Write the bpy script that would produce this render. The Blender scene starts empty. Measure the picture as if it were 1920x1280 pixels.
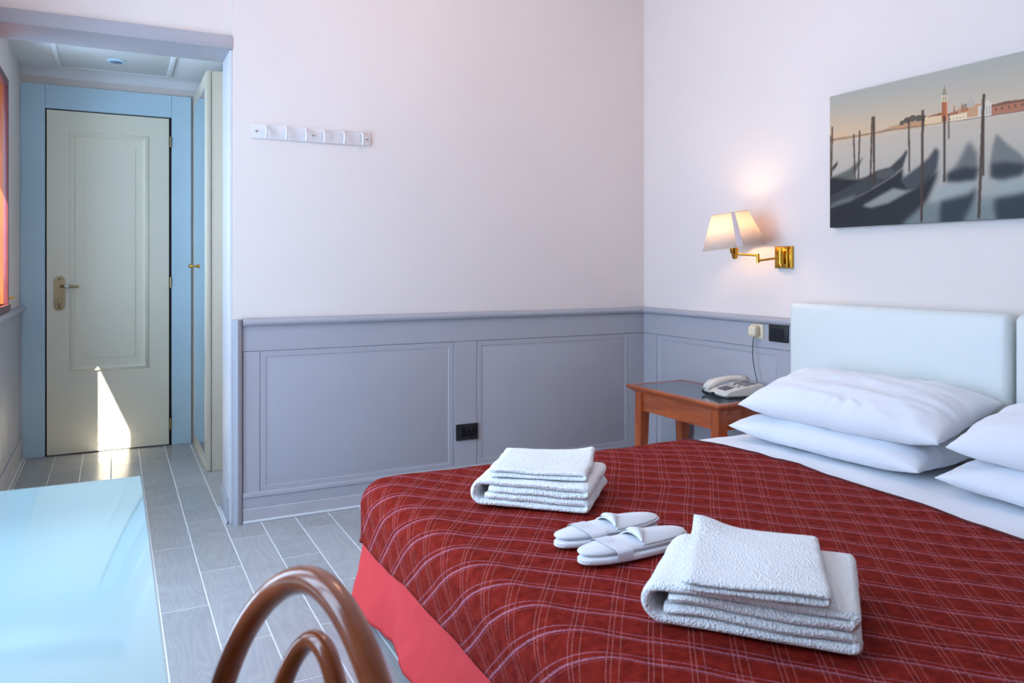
import bpy, bmesh, math, random
import numpy as np
from mathutils import Vector, Matrix, noise

random.seed(7)
scene = bpy.context.scene
C = scene.collection
R = math.radians

# ------------------------------------------------------------------ camera
cam_d = bpy.data.cameras.new('camera')
cam = bpy.data.objects.new('camera', cam_d); C.objects.link(cam)
cam.location = (0, 0, 1.16)
cam.rotation_euler = (R(90), 0, R(-27.0))
cam_d.sensor_width = 36.0
cam_d.lens = 1465 / 1920 * 36
cam_d.shift_y = -(640 - 498) / 1920
cam_d.clip_start = 0.02
cam_d.dof.use_dof = True
cam_d.dof.focus_distance = 2.9
cam_d.dof.aperture_fstop = 6.3
scene.camera = cam

# ------------------------------------------------------------------ world, sun, exposure
world = bpy.data.worlds.new('sky'); scene.world = world
world.use_nodes = True
bg = world.node_tree.nodes['Background']
bg.inputs['Color'].default_value = (0.50, 0.72, 1.0, 1)
bg.inputs['Strength'].default_value = 9.0

sun_d = bpy.data.lights.new('sun', 'SUN')
sun = bpy.data.objects.new('sun', sun_d); C.objects.link(sun)
sun_d.energy = 26.0
sun_d.color = (1.0, 0.93, 0.82)
sun_d.angle = R(0.53)
SUN = Vector((1.0, 1.71, -2.38)).normalized()
sun.rotation_euler = SUN.to_track_quat('-Z', 'Y').to_euler()

scene.view_settings.view_transform = 'Standard'
scene.view_settings.look = 'None'
scene.view_settings.gamma = 1.0
scene.view_settings.use_curve_mapping = False
scene.view_settings.exposure = 0.24
try:
    scene.cycles.max_bounces = 8
    scene.cycles.diffuse_bounces = 5
    scene.cycles.sample_clamp_indirect = 8.0
    scene.cycles.caustics_reflective = False
    scene.cycles.use_adaptive_sampling = True
    scene.cycles.adaptive_threshold = 0.03
except Exception:
    pass

# room dimensions (metres)
XL, XR = -0.50, 2.74          # left wall, headboard wall
YB, YD, YR = 3.69, 5.53, -2.2  # wainscot wall, wall with the door, wall behind the camera
ZC, ZH = 2.90, 2.36           # room ceiling, corridor ceiling
XJ, YJ = 0.475, 3.95          # jamb of the opening, rear of the partition

def portal(name, loc, rot, sx, sy):
    d = bpy.data.lights.new(name, 'AREA'); d.shape = 'RECTANGLE'; d.size = sx; d.size_y = sy
    d.cycles.is_portal = True
    o = bpy.data.objects.new(name, d); C.objects.link(o); o.location = loc; o.rotation_euler = rot
portal('daylight_opening', (XL - 0.24, 2.575, 1.30), (0, R(-90), 0), 2.40, 1.25)
portal('daylight_opening', (XL - 0.24, 1.325, 1.70), (0, R(-90), 0), 1.60, 0.85)
portal('daylight_opening', (XL - 0.24, 4.45, 1.53), (0, R(-90), 0), 1.14, 0.74)

# ------------------------------------------------------------------ materials
def s2l(c):
    return tuple(((v / 255 / 12.92) if v / 255 <= 0.04045 else ((v / 255 + 0.055) / 1.055) ** 2.4) for v in c)

class NT:
    def __init__(self, name):
        self.m = bpy.data.materials.new(name); self.m.use_nodes = True
        self.t = self.m.node_tree; self.b = self.t.nodes['Principled BSDF']
    def n(self, typ, **kw):
        nd = self.t.nodes.new(typ)
        for k, v in kw.items():
            if k.startswith('i_'):
                nd.inputs[k[2:].replace('_', ' ')].default_value = v
            else: setattr(nd, k, v)
        return nd
    def l(self, a, b): self.t.links.new(a, b)
    def ramp(self, src, stops):
        r = self.n('ShaderNodeValToRGB'); e = r.color_ramp.elements
        while len(e) < len(stops): e.new(0.5)
        for el, (p, c) in zip(e, stops): el.position = p; el.color = (*c, 1)
        self.l(src, r.inputs[0]); return r.outputs[0]
    def bump(self, src, strength, dist):
        b = self.n('ShaderNodeBump'); b.inputs['Strength'].default_value = strength; b.inputs['Distance'].default_value = dist
        self.l(src, b.inputs['Height']); self.l(b.outputs[0], self.b.inputs['Normal'])

def P(name, col, rough=0.5, metal=0.0, spec=0.5, var=0.0, vscale=3.0, bump=0.0, bscale=60.0, bdist=0.002, coat=0.0, sheen=0.0):
    k = NT(name); b = k.b
    b.inputs['Base Color'].default_value = (*col, 1)
    b.inputs['Roughness'].default_value = rough
    b.inputs['Metallic'].default_value = metal
    b.inputs['Specular IOR Level'].default_value = spec
    b.inputs['Coat Weight'].default_value = coat
    b.inputs['Coat Roughness'].default_value = 0.06
    b.inputs['Sheen Weight'].default_value = sheen
    tc = k.n('ShaderNodeTexCoord')
    if var > 0:
        nz = k.n('ShaderNodeTexNoise', i_Scale=vscale, i_Detail=4.0); k.l(tc.outputs['Object'], nz.inputs['Vector'])
        lo = tuple(max(0, c * (1 - var)) for c in col); hi = tuple(min(1, c * (1 + var)) for c in col)
        k.l(k.ramp(nz.outputs['Fac'], [(0.3, lo), (0.7, hi)]), b.inputs['Base Color'])
    if bump > 0:
        nb = k.n('ShaderNodeTexNoise', i_Scale=bscale, i_Detail=3.0); k.l(tc.outputs['Object'], nb.inputs['Vector'])
        k.bump(nb.outputs['Fac'], bump, bdist)
    return k.m

def WOOD(name, c0, c1, rough=0.3, scale=(3, 40, 40), coat=0.3):
    k = NT(name); b = k.b
    tc = k.n('ShaderNodeTexCoord'); mp = k.n('ShaderNodeMapping'); mp.inputs['Scale'].default_value = scale
    k.l(tc.outputs['Object'], mp.inputs['Vector'])
    nz = k.n('ShaderNodeTexNoise', i_Scale=1.0, i_Detail=6.0, i_Distortion=0.6); k.l(mp.outputs[0], nz.inputs['Vector'])
    k.l(k.ramp(nz.outputs['Fac'], [(0.3, c0), (0.7, c1)]), b.inputs['Base Color'])
    b.inputs['Roughness'].default_value = rough; b.inputs['Coat Weight'].default_value = coat; b.inputs['Coat Roughness'].default_value = 0.1
    k.bump(nz.outputs['Fac'], 0.08, 0.002)
    return k.m

M = {}
M['wall'] = P('wall_paint', s2l((232, 220, 214)), 0.75, spec=0.25, var=0.015, vscale=2.0, bump=0.12, bscale=90, bdist=0.001)
M['ceiling'] = P('ceiling_paint', s2l((240, 240, 240)), 0.8, spec=0.2, bump=0.08, bscale=60, bdist=0.001)
M['hatch'] = P('hatch_paint', s2l((226, 225, 222)), 0.6, spec=0.3)
M['wains'] = P('wainscot_grey_paint', s2l((172, 171, 178)), 0.42, spec=0.45, var=0.02, vscale=3, bump=0.05, bscale=40, bdist=0.001)
M['wainslow'] = P('plinth_paint', s2l((182, 180, 184)), 0.5, var=0.03, vscale=5)
M['white_trim'] = P('white_trim_paint', s2l((215, 215, 218)), 0.5)
M['bluefr'] = P('blue_grey_paint', s2l((204, 232, 246)), 0.5, var=0.03, vscale=2.5)
M['door'] = P('cream_door_paint', s2l((248, 242, 218)), 0.33, spec=0.5, var=0.01)
M['cream'] = P('cream_laminate', s2l((222, 213, 192)), 0.4, var=0.01)
M['mirror'] = P('mirror_silver', (0.86, 0.9, 0.89), 0.02, metal=1.0)
M['brass'] = P('polished_brass', s2l((214, 160, 62)), 0.16, metal=1.0, var=0.05, vscale=30)
M['oldbrass'] = P('aged_brass', s2l((172, 150, 112)), 0.28, metal=1.0, var=0.12, vscale=40)
M['steel'] = P('brushed_steel', (0.62, 0.62, 0.6), 0.3, metal=1.0)
M['black'] = P('black_plastic', (0.012, 0.013, 0.015), 0.35)
M['blackm'] = P('black_module', (0.006, 0.008, 0.012), 0.25)
M['dark'] = P('dark_gap', (0.02, 0.018, 0.016), 0.8)
M['ivory'] = P('ivory_plastic', s2l((228, 214, 186)), 0.4)
M['phone'] = P('phone_plastic', s2l((232, 224, 212)), 0.38)
M['phonekey'] = P('phone_key', s2l((96, 96, 106)), 0.45)
M['lcd'] = P('phone_display', s2l((122, 118, 124)), 0.15)
M['cherry'] = WOOD('cherry_wood', s2l((150, 64, 24)), s2l((194, 96, 42)), 0.28, (30, 4, 30), 0.5)
M['cherryv'] = WOOD('cherry_wood_upright', s2l((152, 66, 24)), s2l((196, 98, 44)), 0.28, (30, 30, 4), 0.5)
M['orange'] = WOOD('orange_wood', s2l((112, 44, 10)), s2l((142, 66, 20)), 0.35, (30, 30, 3), 0.3)
M['maroon'] = P('maroon_wood', s2l((92, 44, 46)), 0.35, var=0.1, vscale=10)
M['bent'] = WOOD('bentwood', s2l((124, 54, 22)), s2l((166, 84, 40)), 0.22, (12, 12, 5), 0.5)
M['cane'] = P('cane_seat', s2l((205, 170, 115)), 0.6, var=0.1, vscale=60)
M['leather'] = P('headboard_leatherette', s2l((222, 226, 222)), 0.42, spec=0.4, bump=0.1, bscale=250, bdist=0.0006)
M['sheet'] = P('white_cotton', s2l((242, 244, 249)), 0.8, spec=0.2, sheen=0.2, bump=0.06, bscale=30, bdist=0.003)
M['pillow'] = P('pillow_cotton', s2l((234, 235, 240)), 0.8, spec=0.2, sheen=0.2, bump=0.05, bscale=25, bdist=0.003)
M['slipper'] = P('slipper_felt', s2l((232, 232, 236)), 0.75, spec=0.2, bump=0.1, bscale=300, bdist=0.0005)
M['paper'] = P('paper_band', s2l((226, 226, 232)), 0.55)
M['ink'] = P('grey_print', s2l((188, 186, 192)), 0.6)
M['mattress'] = P('mattress_ticking', s2l((210, 208, 205)), 0.8)
M['skirt'] = P('coral_skirt_cotton', s2l((214, 70, 72)), 0.8, spec=0.1, var=0.04, vscale=6, sheen=0.0, bump=0.1, bscale=300, bdist=0.0006)
M['canvas'] = P('canvas_side', s2l((70, 74, 82)), 0.7)
M['metalleg'] = P('painted_steel', s2l((205, 210, 214)), 0.35, metal=0.6)
M['nsglass'] = P('smoked_glass', s2l((96, 106, 116)), 0.06, spec=0.7, coat=0.3)
M['curtain'] = P('curtain_linen', s2l((225, 222, 214)), 0.85)

def terry():
    k = NT('white_terry'); b = k.b
    b.inputs['Base Color'].default_value = (*s2l((250, 250, 250)), 1); b.inputs['Roughness'].default_value = 0.9
    b.inputs['Specular IOR Level'].default_value = 0.15; b.inputs['Sheen Weight'].default_value = 0.4
    tc = k.n('ShaderNodeTexCoord')
    v = k.n('ShaderNodeTexVoronoi', i_Scale=230.0); k.l(tc.outputs['Object'], v.inputs['Vector'])
    nz = k.n('ShaderNodeTexNoise', i_Scale=70.0, i_Detail=4.0); k.l(tc.outputs['Object'], nz.inputs['Vector'])
    ad = k.n('ShaderNodeMath', operation='ADD'); k.l(v.outputs['Distance'], ad.inputs[0]); k.l(nz.outputs['Fac'], ad.inputs[1])
    k.bump(ad.outputs[0], 0.7, 0.004)
    return k.m
M['terry'] = terry()

def deskglass():
    k = NT('white_backed_glass'); b = k.b
    b.inputs['Base Color'].default_value = (*s2l((200, 236, 238)), 1)
    b.inputs['Roughness'].default_value = 0.05; b.inputs['IOR'].default_value = 1.6
    b.inputs['Coat Weight'].default_value = 0.3; b.inputs['Coat Roughness'].default_value = 0.05
    return k.m
M['deskglass'] = deskglass()
M['deskedge'] = P('green_glass_edge', s2l((120, 178, 180)), 0.1, spec=0.6, coat=0.5)

def acrylic():
    k = NT('clear_acrylic'); b = k.b
    b.inputs['Base Color'].default_value = (*s2l((226, 219, 219)), 1); b.inputs['Roughness'].default_value = 0.25
    b.inputs['IOR'].default_value = 1.3
    return k.m
M['acrylic'] = acrylic()

def winglass():
    k = NT('window_glass'); t = k.t
    tr = k.n('ShaderNodeBsdfTransparent'); gl = k.n('ShaderNodeBsdfGlossy'); gl.inputs['Roughness'].default_value = 0.02
    mx = k.n('ShaderNodeMixShader'); mx.inputs[0].default_value = 0.06
    k.l(tr.outputs[0], mx.inputs[1]); k.l(gl.outputs[0], mx.inputs[2])
    k.l(mx.outputs[0], t.nodes['Material Output'].inputs['Surface'])
    return k.m
M['winglass'] = winglass()

def shade():
    k = NT('lamp_shade_fabric'); t = k.t
    df = k.n('ShaderNodeBsdfDiffuse'); df.inputs['Color'].default_value = (*s2l((236, 222, 212)), 1)
    tl = k.n('ShaderNodeBsdfTranslucent'); tl.inputs['Color'].default_value = (*s2l((250, 232, 208)), 1)
    mx = k.n('ShaderNodeMixShader'); mx.inputs[0].default_value = 0.42
    k.l(df.outputs[0], mx.inputs[1]); k.l(tl.outputs[0], mx.inputs[2])
    k.l(mx.outputs[0], t.nodes['Material Output'].inputs['Surface'])
    return k.m
M['shade'] = shade()
M['shadeseam'] = P('shade_seam_fabric', s2l((214, 196, 196)), 0.8)
def emit(name, col, st):
    k = NT(name); b = k.b
    b.inputs['Emission Color'].default_value = (*col, 1); b.inputs['Emission Strength'].default_value = st
    return k.m
M['bulb'] = emit('lit_bulb', (1.0, 0.76, 0.48), 7.0)

def tilemat():
    k = NT('wood_look_porcelain'); b = k.b
    tc = k.n('ShaderNodeTexCoord'); oi = k.n('ShaderNodeObjectInfo')
    cb = k.n('ShaderNodeCombineXYZ')
    m1 = k.n('ShaderNodeMath', operation='MULTIPLY'); m1.inputs[1].default_value = 37.0; k.l(oi.outputs['Random'], m1.inputs[0])
    k.l(m1.outputs[0], cb.inputs[0]); k.l(m1.outputs[0], cb.inputs[1])
    ad = k.n('ShaderNodeVectorMath', operation='ADD'); k.l(tc.outputs['Object'], ad.inputs[0]); k.l(cb.outputs[0], ad.inputs[1])
    mp = k.n('ShaderNodeMapping'); mp.inputs['Scale'].default_value = (9.0, 1.6, 1); k.l(ad.outputs[0], mp.inputs['Vector'])
    n1 = k.n('ShaderNodeTexNoise', i_Scale=1.0, i_Detail=2.0, i_Distortion=0.4); k.l(mp.outputs[0], n1.inputs['Vector'])
    mm = k.n('ShaderNodeMath', operation='MULTIPLY'); mm.inputs[1].default_value = 95.0; k.l(n1.outputs['Fac'], mm.inputs[0])
    sn = k.n('ShaderNodeMath', operation='SINE'); k.l(mm.outputs[0], sn.inputs[0])
    m2 = k.n('ShaderNodeMath', operation='MULTIPLY_ADD'); m2.inputs[1].default_value = 0.055; m2.inputs[2].default_value = 0.35; k.l(sn.outputs[0], m2.inputs[0])
    n2 = k.n('ShaderNodeTexNoise', i_Scale=9.0, i_Detail=5.0); k.l(ad.outputs[0], n2.inputs['Vector'])
    m3 = k.n('ShaderNodeMath', operation='MULTIPLY_ADD'); m3.inputs[1].default_value = 0.35; k.l(n2.outputs['Fac'], m3.inputs[0]); k.l(m2.outputs[0], m3.inputs[2])
    m4 = k.n('ShaderNodeMath', operation='MULTIPLY_ADD'); m4.inputs[1].default_value = 0.22; k.l(oi.outputs['Random'], m4.inputs[0]); k.l(m3.outputs[0], m4.inputs[2])
    k.l(k.ramp(m4.outputs[0], [(0.25, s2l((146, 145, 145))), (0.9, s2l((186, 185, 184)))]), b.inputs['Base Color'])
    b.inputs['Roughness'].default_value = 0.27; b.inputs['Specular IOR Level'].default_value = 0.6
    k.bump(m3.outputs[0], 0.12, 0.001)
    return k.m
M['tile'] = tilemat()
M['grout'] = P('pale_grout', s2l((232, 233, 234)), 0.8)

def spreadmat():
    k = NT('red_plaid_bedspread'); b = k.b
    uv = k.n('ShaderNodeUVMap'); uv.uv_map = 'cloth'
    nzd = k.n('ShaderNodeTexNoise', i_Scale=2.6, i_Detail=1.0); k.l(uv.outputs[0], nzd.inputs['Vector'])
    sc = k.n('ShaderNodeVectorMath', operation='SCALE'); sc.inputs['Scale'].default_value = 0.013; k.l(nzd.outputs['Color'], sc.inputs[0])
    av = k.n('ShaderNodeVectorMath', operation='ADD'); k.l(uv.outputs[0], av.inputs[0]); k.l(sc.outputs[0], av.inputs[1])
    sep = k.n('ShaderNodeSeparateXYZ'); k.l(av.outputs[0], sep.inputs[0])
    def coord(ang, period):
        a = k.n('ShaderNodeMath', operation='MULTIPLY'); a.inputs[1].default_value = math.cos(R(ang)) / period; k.l(sep.outputs[0], a.inputs[0])
        c = k.n('ShaderNodeMath', operation='MULTIPLY_ADD'); c.inputs[1].default_value = math.sin(R(ang)) / period
        k.l(sep.outputs[1], c.inputs[0]); k.l(a.outputs[0], c.inputs[2])
        f = k.n('ShaderNodeMath', operation='FRACT'); k.l(c.outputs[0], f.inputs[0]); return f.outputs[0]
    def line(fr, pos, w, gain):
        s = k.n('ShaderNodeMath', operation='SUBTRACT'); s.inputs[1].default_value = pos; k.l(fr, s.inputs[0])
        a = k.n('ShaderNodeMath', operation='ABSOLUTE'); k.l(s.outputs[0], a.inputs[0])
        m = k.n('ShaderNodeMapRange'); m.inputs['From Min'].default_value = w * 0.55; m.inputs['From Max'].default_value = w
        m.inputs['To Min'].default_value = gain; m.inputs['To Max'].default_value = 0.0; k.l(a.outputs[0], m.inputs['Value'])
        return m.outputs[0]
    def mx(srcs):
        o = srcs[0]
        for s in srcs[1:]:
            q = k.n('ShaderNodeMath', operation='MAXIMUM'); k.l(o, q.inputs[0]); k.l(s, q.inputs[1]); o = q.outputs[0]
        return o
    # family A runs at +52 deg (normal at 142), family B at -46 deg (normal at 44)
    fa = coord(142, 0.074); fb = coord(44, 0.083)
    A = mx([line(fa, 0.25, 0.0150, 0.36), line(fa, 0.45, 0.0150, 0.42), line(fa, 0.57, 0.0150, 0.42)])
    B = mx([line(fb, 0.34, 0.012, 0.22), line(fb, 0.43, 0.042, 0.52), line(fb, 0.62, 0.024, 0.36)])
    wv = k.n('ShaderNodeTexNoise', i_Scale=260.0, i_Detail=2.0); k.l(uv.outputs[0], wv.inputs['Vector'])
    wr = k.n('ShaderNodeMapRange'); wr.inputs['From Min'].default_value = 0.3; wr.inputs['From Max'].default_value = 0.6; k.l(wv.outputs['Fac'], wr.inputs['Value'])
    L = k.n('ShaderNodeMath', operation='MULTIPLY'); k.l(A, L.inputs[0]); k.l(wr.outputs[0], L.inputs[1])
    L2 = k.n('ShaderNodeMath', operation='MULTIPLY'); k.l(B, L2.inputs[0]); k.l(wr.outputs[0], L2.inputs[1])
    nz = k.n('ShaderNodeTexNoise', i_Scale=40.0, i_Detail=5.0); k.l(uv.outputs[0], nz.inputs['Vector'])
    base = k.ramp(nz.outputs['Fac'], [(0.3, s2l((108, 22, 15))), (0.7, s2l((140, 38, 27)))])
    mix = k.n('ShaderNodeMix', data_type='RGBA'); k.l(L.outputs[0], mix.inputs['Factor']); k.l(base, mix.inputs['A'])
    mix.inputs['B'].default_value = (*s2l((220, 152, 148)), 1)
    mix2 = k.n('ShaderNodeMix', data_type='RGBA'); k.l(L2.outputs[0], mix2.inputs['Factor']); k.l(mix.outputs['Result'], mix2.inputs['A'])
    mix2.inputs['B'].default_value = (*s2l((212, 152, 176)), 1)
    k.l(mix2.outputs['Result'], b.inputs['Base Color'])
    b.inputs['Roughness'].default_value = 0.85; b.inputs['Specular IOR Level'].default_value = 0.08
    mp = k.n('ShaderNodeMapping'); mp.inputs['Scale'].default_value = (60, 150, 1); mp.inputs['Rotation'].default_value = (0, 0, R(40)); k.l(uv.outputs[0], mp.inputs['Vector'])
    nb = k.n('ShaderNodeTexNoise', i_Scale=1.0, i_Detail=3.0); k.l(mp.outputs[0], nb.inputs['Vector'])
    k.bump(nb.outputs['Fac'], 0.5, 0.003)
    return k.m
M['spread'] = spreadmat()
M['hem'] = P('bedspread_hem', s2l((84, 22, 30)), 0.8)

def printmat():
    k = NT('printed_canvas'); b = k.b
    at = k.n('ShaderNodeAttribute'); at.attribute_name = 'print'
    k.l(at.outputs['Color'], b.inputs['Base Color']); b.inputs['Roughness'].default_value = 0.55; b.inputs['Specular IOR Level'].default_value = 0.3
    return k.m
M['print'] = printmat()

# ------------------------------------------------------------------ builders
def wm(o):
    m = o.matrix_basis.copy()
    return (wm(o.parent) @ o.matrix_parent_inverse @ m) if o.parent else m
def par(c, p):
    if p is not None:
        c.parent = p; c.matrix_parent_inverse = wm(p).inverted()
def tag(o, label=None, cat=None, group=None, kind=None):
    if label: o['label'] = label
    if cat: o['category'] = cat
    if group: o['group'] = group
    if kind: o['kind'] = kind
    return o
def empty(name, loc, rz=0):
    o = bpy.data.objects.new(name, None); C.objects.link(o); o.location = loc; o.rotation_euler = (0, 0, rz); o.empty_display_size = 0.05
    return o
def link(name, bm, mat, parent=None, smooth=None, loc=None, rot=None, local=False):
    """one mesh object; geometry is given in world space unless local, in the parent's space when local"""
    bmesh.ops.recalc_face_normals(bm, faces=bm.faces[:])
    me = bpy.data.meshes.new(name)
    if smooth is not None:
        for f in bm.faces: f.smooth = True
    bm.to_mesh(me); bm.free()
    o = bpy.data.objects.new(name, me); C.objects.link(o)
    if mat is not None: me.materials.append(M[mat] if isinstance(mat, str) else mat)
    if smooth is not None and smooth < 180:
        me.set_sharp_from_angle(angle=R(smooth))
    if loc is not None: o.location = loc
    if rot is not None: o.rotation_euler = rot
    if parent is not None:
        if local: o.parent = parent
        else:
            # move origin to the centre of the geometry
            par(o, parent)
    return o
def centre(bm):
    if not bm.verts: return Vector()
    lo = Vector((1e9,) * 3); hi = -lo
    for v in bm.verts:
        for i in range(3): lo[i] = min(lo[i], v.co[i]); hi[i] = max(hi[i], v.co[i])
    c = (lo + hi) / 2
    for v in bm.verts: v.co -= c
    return c
def put(name, bm, mat, parent=None, smooth=None):
    """world-space geometry, origin moved to its centre"""
    c = centre(bm)
    return link(name, bm, mat, parent, smooth, loc=c)
def bbox(bm, x, y, z, bev=0.0, seg=2):
    r = bmesh.ops.create_cube(bm, size=1.0)
    vs = r['verts']
    for v in vs:
        v.co = Vector(((x[0] + x[1]) / 2 + v.co.x * (x[1] - x[0]), (y[0] + y[1]) / 2 + v.co.y * (y[1] - y[0]), (z[0] + z[1]) / 2 + v.co.z * (z[1] - z[0])))
    if bev > 0:
        es = list({e for v in vs for e in v.link_edges})
        bmesh.ops.bevel(bm, geom=es, offset=bev, segments=seg, affect='EDGES', profile=0.5)
def box(name, x, y, z, mat, parent=None, bev=0.0, seg=2):
    bm = bmesh.new(); bbox(bm, x, y, z, bev, seg)
    return put(name, bm, mat, parent, 40 if bev else None)
def tube(bm, pts, rad, n=12, cap=True, closed=False):
    pts = [Vector(p) for p in pts]; N = len(pts)
    rads = rad if isinstance(rad, (list, tuple)) else [rad] * N
    t0 = (pts[1] - pts[0]).normalized()
    up = Vector((0, 0, 1)) if abs(t0.z) < 0.9 else Vector((1, 0, 0))
    nrm = (up - t0 * up.dot(t0)).normalized()
    rings = []
    for i in range(N):
        if closed: t = (pts[(i + 1) % N] - pts[i - 1])
        else: t = pts[min(i + 1, N - 1)] - pts[max(i - 1, 0)]
        t.normalize()
        nrm = (nrm - t * nrm.dot(t)).normalized(); bn = t.cross(nrm)
        rings.append([bm.verts.new(pts[i] + (nrm * math.cos(a) + bn * math.sin(a)) * rads[i]) for a in [2 * math.pi * k / n for k in range(n)]])
    for i in range(N if closed else N - 1):
        a, b = rings[i], rings[(i + 1) % N]
        for k in range(n): bm.faces.new((a[k], a[(k + 1) % n], b[(k + 1) % n], b[k]))
    if cap and not closed:
        bm.faces.new(rings[0][::-1]); bm.faces.new(rings[-1])
def lathe(bm, prof, axis_o, axis=Vector((0, 0, 1)), n=24, cap=True):
    axis = Vector(axis).normalized(); o = Vector(axis_o)
    u = axis.orthogonal().normalized(); w = axis.cross(u)
    rings = []
    for r, h in prof:
        rings.append([bm.verts.new(o + axis * h + (u * math.cos(2 * math.pi * k / n) + w * math.sin(2 * math.pi * k / n)) * r) for k in range(n)])
    for a, b in zip(rings, rings[1:]):
        for k in range(n): bm.faces.new((a[k], a[(k + 1) % n], b[(k + 1) % n], b[k]))
    if cap:
        bm.faces.new(rings[0][::-1]); bm.faces.new(rings[-1])
def grid(bm, nu, nv, fn, uvname=None, uvfn=None):
    V = [[bm.verts.new(fn(i / nu, j / nv)) for j in range(nv + 1)] for i in range(nu + 1)]
    lay = bm.loops.layers.uv.new(uvname) if uvname else None
    for i in range(nu):
        for j in range(nv):
            f = bm.faces.new((V[i][j], V[i + 1][j], V[i + 1][j + 1], V[i][j + 1]))
            if lay:
                for lp, (a, b) in zip(f.loops, ((i, j), (i + 1, j), (i + 1, j + 1), (i, j + 1))):
                    lp[lay].uv = uvfn(a / nu, b / nv)
    return V
def extrude_profile(bm, prof, p0, p1, xa, za):
    """closed 2-D profile [(a,b)] swept from p0 to p1; xa, za are the profile's axes"""
    p0, p1, xa, za = Vector(p0), Vector(p1), Vector(xa), Vector(za)
    r0 = [bm.verts.new(p0 + xa * a + za * b) for a, b in prof]; r1 = [bm.verts.new(p1 + xa * a + za * b) for a, b in prof]
    n = len(prof)
    for k in range(n): bm.faces.new((r0[k], r0[(k + 1) % n], r1[(k + 1) % n], r1[k]))
    bm.faces.new(r0[::-1]); bm.faces.new(r1)
def fbm(x, y, z=0.0): return noise.fractal(Vector((x, y, z)), 1.0, 2.0, 3)
def solid(o, th, off=-1.0):
    m = o.modifiers.new('thickness', 'SOLIDIFY'); m.thickness = th; m.offset = off; return o

# ------------------------------------------------------------------ the room shell
fl = box('floor', (XL - 0.3, XR + 0.3), (YR - 0.3, YD + 0.3), (-0.06, -0.0012), 'grout'); tag(fl, kind='structure')
tx, ty = 0.152, 0.636
gx, gy = 0.0046, 0.0046
bm = bmesh.new(); bbox(bm, (-0.5, 0.5), (-0.5, 0.5), (-0.004, 0.0))
tile_me = None
regions = [(XL, XR, YR, YB + 0.0), (XL, XJ, YB, YJ), (XL, 1.05, YJ, YD)]
bm2 = bmesh.new(); bbox(bm2, (-(tx - gx) / 2, (tx - gx) / 2), (-(ty - gy) / 2, (ty - gy) / 2), (-0.008, 0.0), 0.0008, 1)
tile_full = bpy.data.meshes.new('tile'); bm2.to_mesh(tile_full); bm2.free(); tile_full.materials.append(M['tile']); bm.free()
for ci in range(-6, 18):
    x0 = 0.290 + tx * ci
    if x0 + tx < XL or x0 > XR: continue
    base = 3.17 if ci % 2 == 0 else 3.49
    for ri in range(-9, 6):
        y0 = base + ty * ri; y1 = y0 + ty
        ca, cb = max(x0, XL), min(x0 + tx, XR)
        da, db = max(y0, YR), min(y1, YD)
        if cb - ca < 0.01 or db - da < 0.01: continue
        if da >= YJ - 0.02 and ca >= 1.05: continue
        if YB <= da and ca > XJ + 0.02 and db <= YJ: continue
        if da > YB and ca > 1.05: continue
        if da < YB and db > YB and ca > XJ: 
            if ca > 1.05 or db < YJ: db = YB
        cb2 = cb
        if da > YB and cb > 1.05: cb2 = 1.05
        o = bpy.data.objects.new('tile', tile_full); C.objects.link(o)
        o.location = ((ca + cb2) / 2, (da + db) / 2, 0.0)
        o.scale = ((cb2 - ca - gx) / (tx - gx), (db - da - gy) / (ty - gy), 1)
        par(o, fl)

def wall_from_rects(name, rects, plane, mat):
    """wall made of joined slabs around its openings"""
    bm = bmesh.new()
    for (u0, u1, z0, z1) in rects:
        if plane[0] == 'x': bbox(bm, (plane[1], plane[2]), (u0, u1), (z0, z1))
        else: bbox(bm, (u0, u1), (plane[1], plane[2]), (z0, z1))
    o = put(name, bm, mat); tag(o, kind='structure'); return o
T = 0.25
W1 = (4.08, 4.82, 0.96, 2.10)       # corridor window (y0,y1,z0,z1)
W2 = (1.95, 3.20, 0.10, 2.50)       # French window between the desk and the corridor
W3 = (0.90, 1.75, 0.90, 2.50)       # window above the desk
wl = wall_from_rects('wall_left', [(YR - T, W3[0], 0, ZC), (W3[0], W3[1], 0, W3[2]), (W3[0], W3[1], W3[3], ZC), (W3[1], W2[0], 0, ZC), (W2[0], W2[1], 0, W2[2]), (W2[0], W2[1], W2[3], ZC), (W2[1], W1[0], 0, ZC),
                                   (W1[0], W1[1], 0, W1[2]), (W1[0], W1[1], W1[3], ZC), (W1[1], YD + T, 0, ZC)], ('x', XL - T, XL), 'wall')
wr_ = wall_from_rects('wall_rear', [(XL, XR + T, 0, ZC)], ('y', YR - T, YR), 'wall')
wb = box('wall_back', (XJ, XR + T), (YB + 0.004, YJ), (0, ZC), 'wall'); tag(wb, kind='structure')
wrt = box('wall_right', (XR + 0.002, XR + T), (YR, YB + 0.004), (0, ZC), 'wall'); tag(wrt, kind='structure')
wh = box('wall_header', (XL, XJ), (YB + 0.02, YJ), (2.19, ZC), 'wall'); tag(wh, kind='structure')
wd = box('wall_door', (XL, 1.30), (YD, YD + T), (0, ZC), 'wall'); tag(wd, kind='structure')
wc = box('wall_corridor', (1.05, 1.30), (YJ, YD), (0, ZC), 'wall'); tag(wc, kind='structure')
ce = box('ceiling', (XL - T, XR + T), (YR - T, YJ), (ZC, ZC + 0.15), 'ceiling'); tag(ce, kind='structure')
ce2 = box('ceiling_corridor', (XL, 1.05), (YJ, YD), (ZH, ZH + 0.15), 'ceiling'); tag(ce2, kind='structure')
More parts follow.
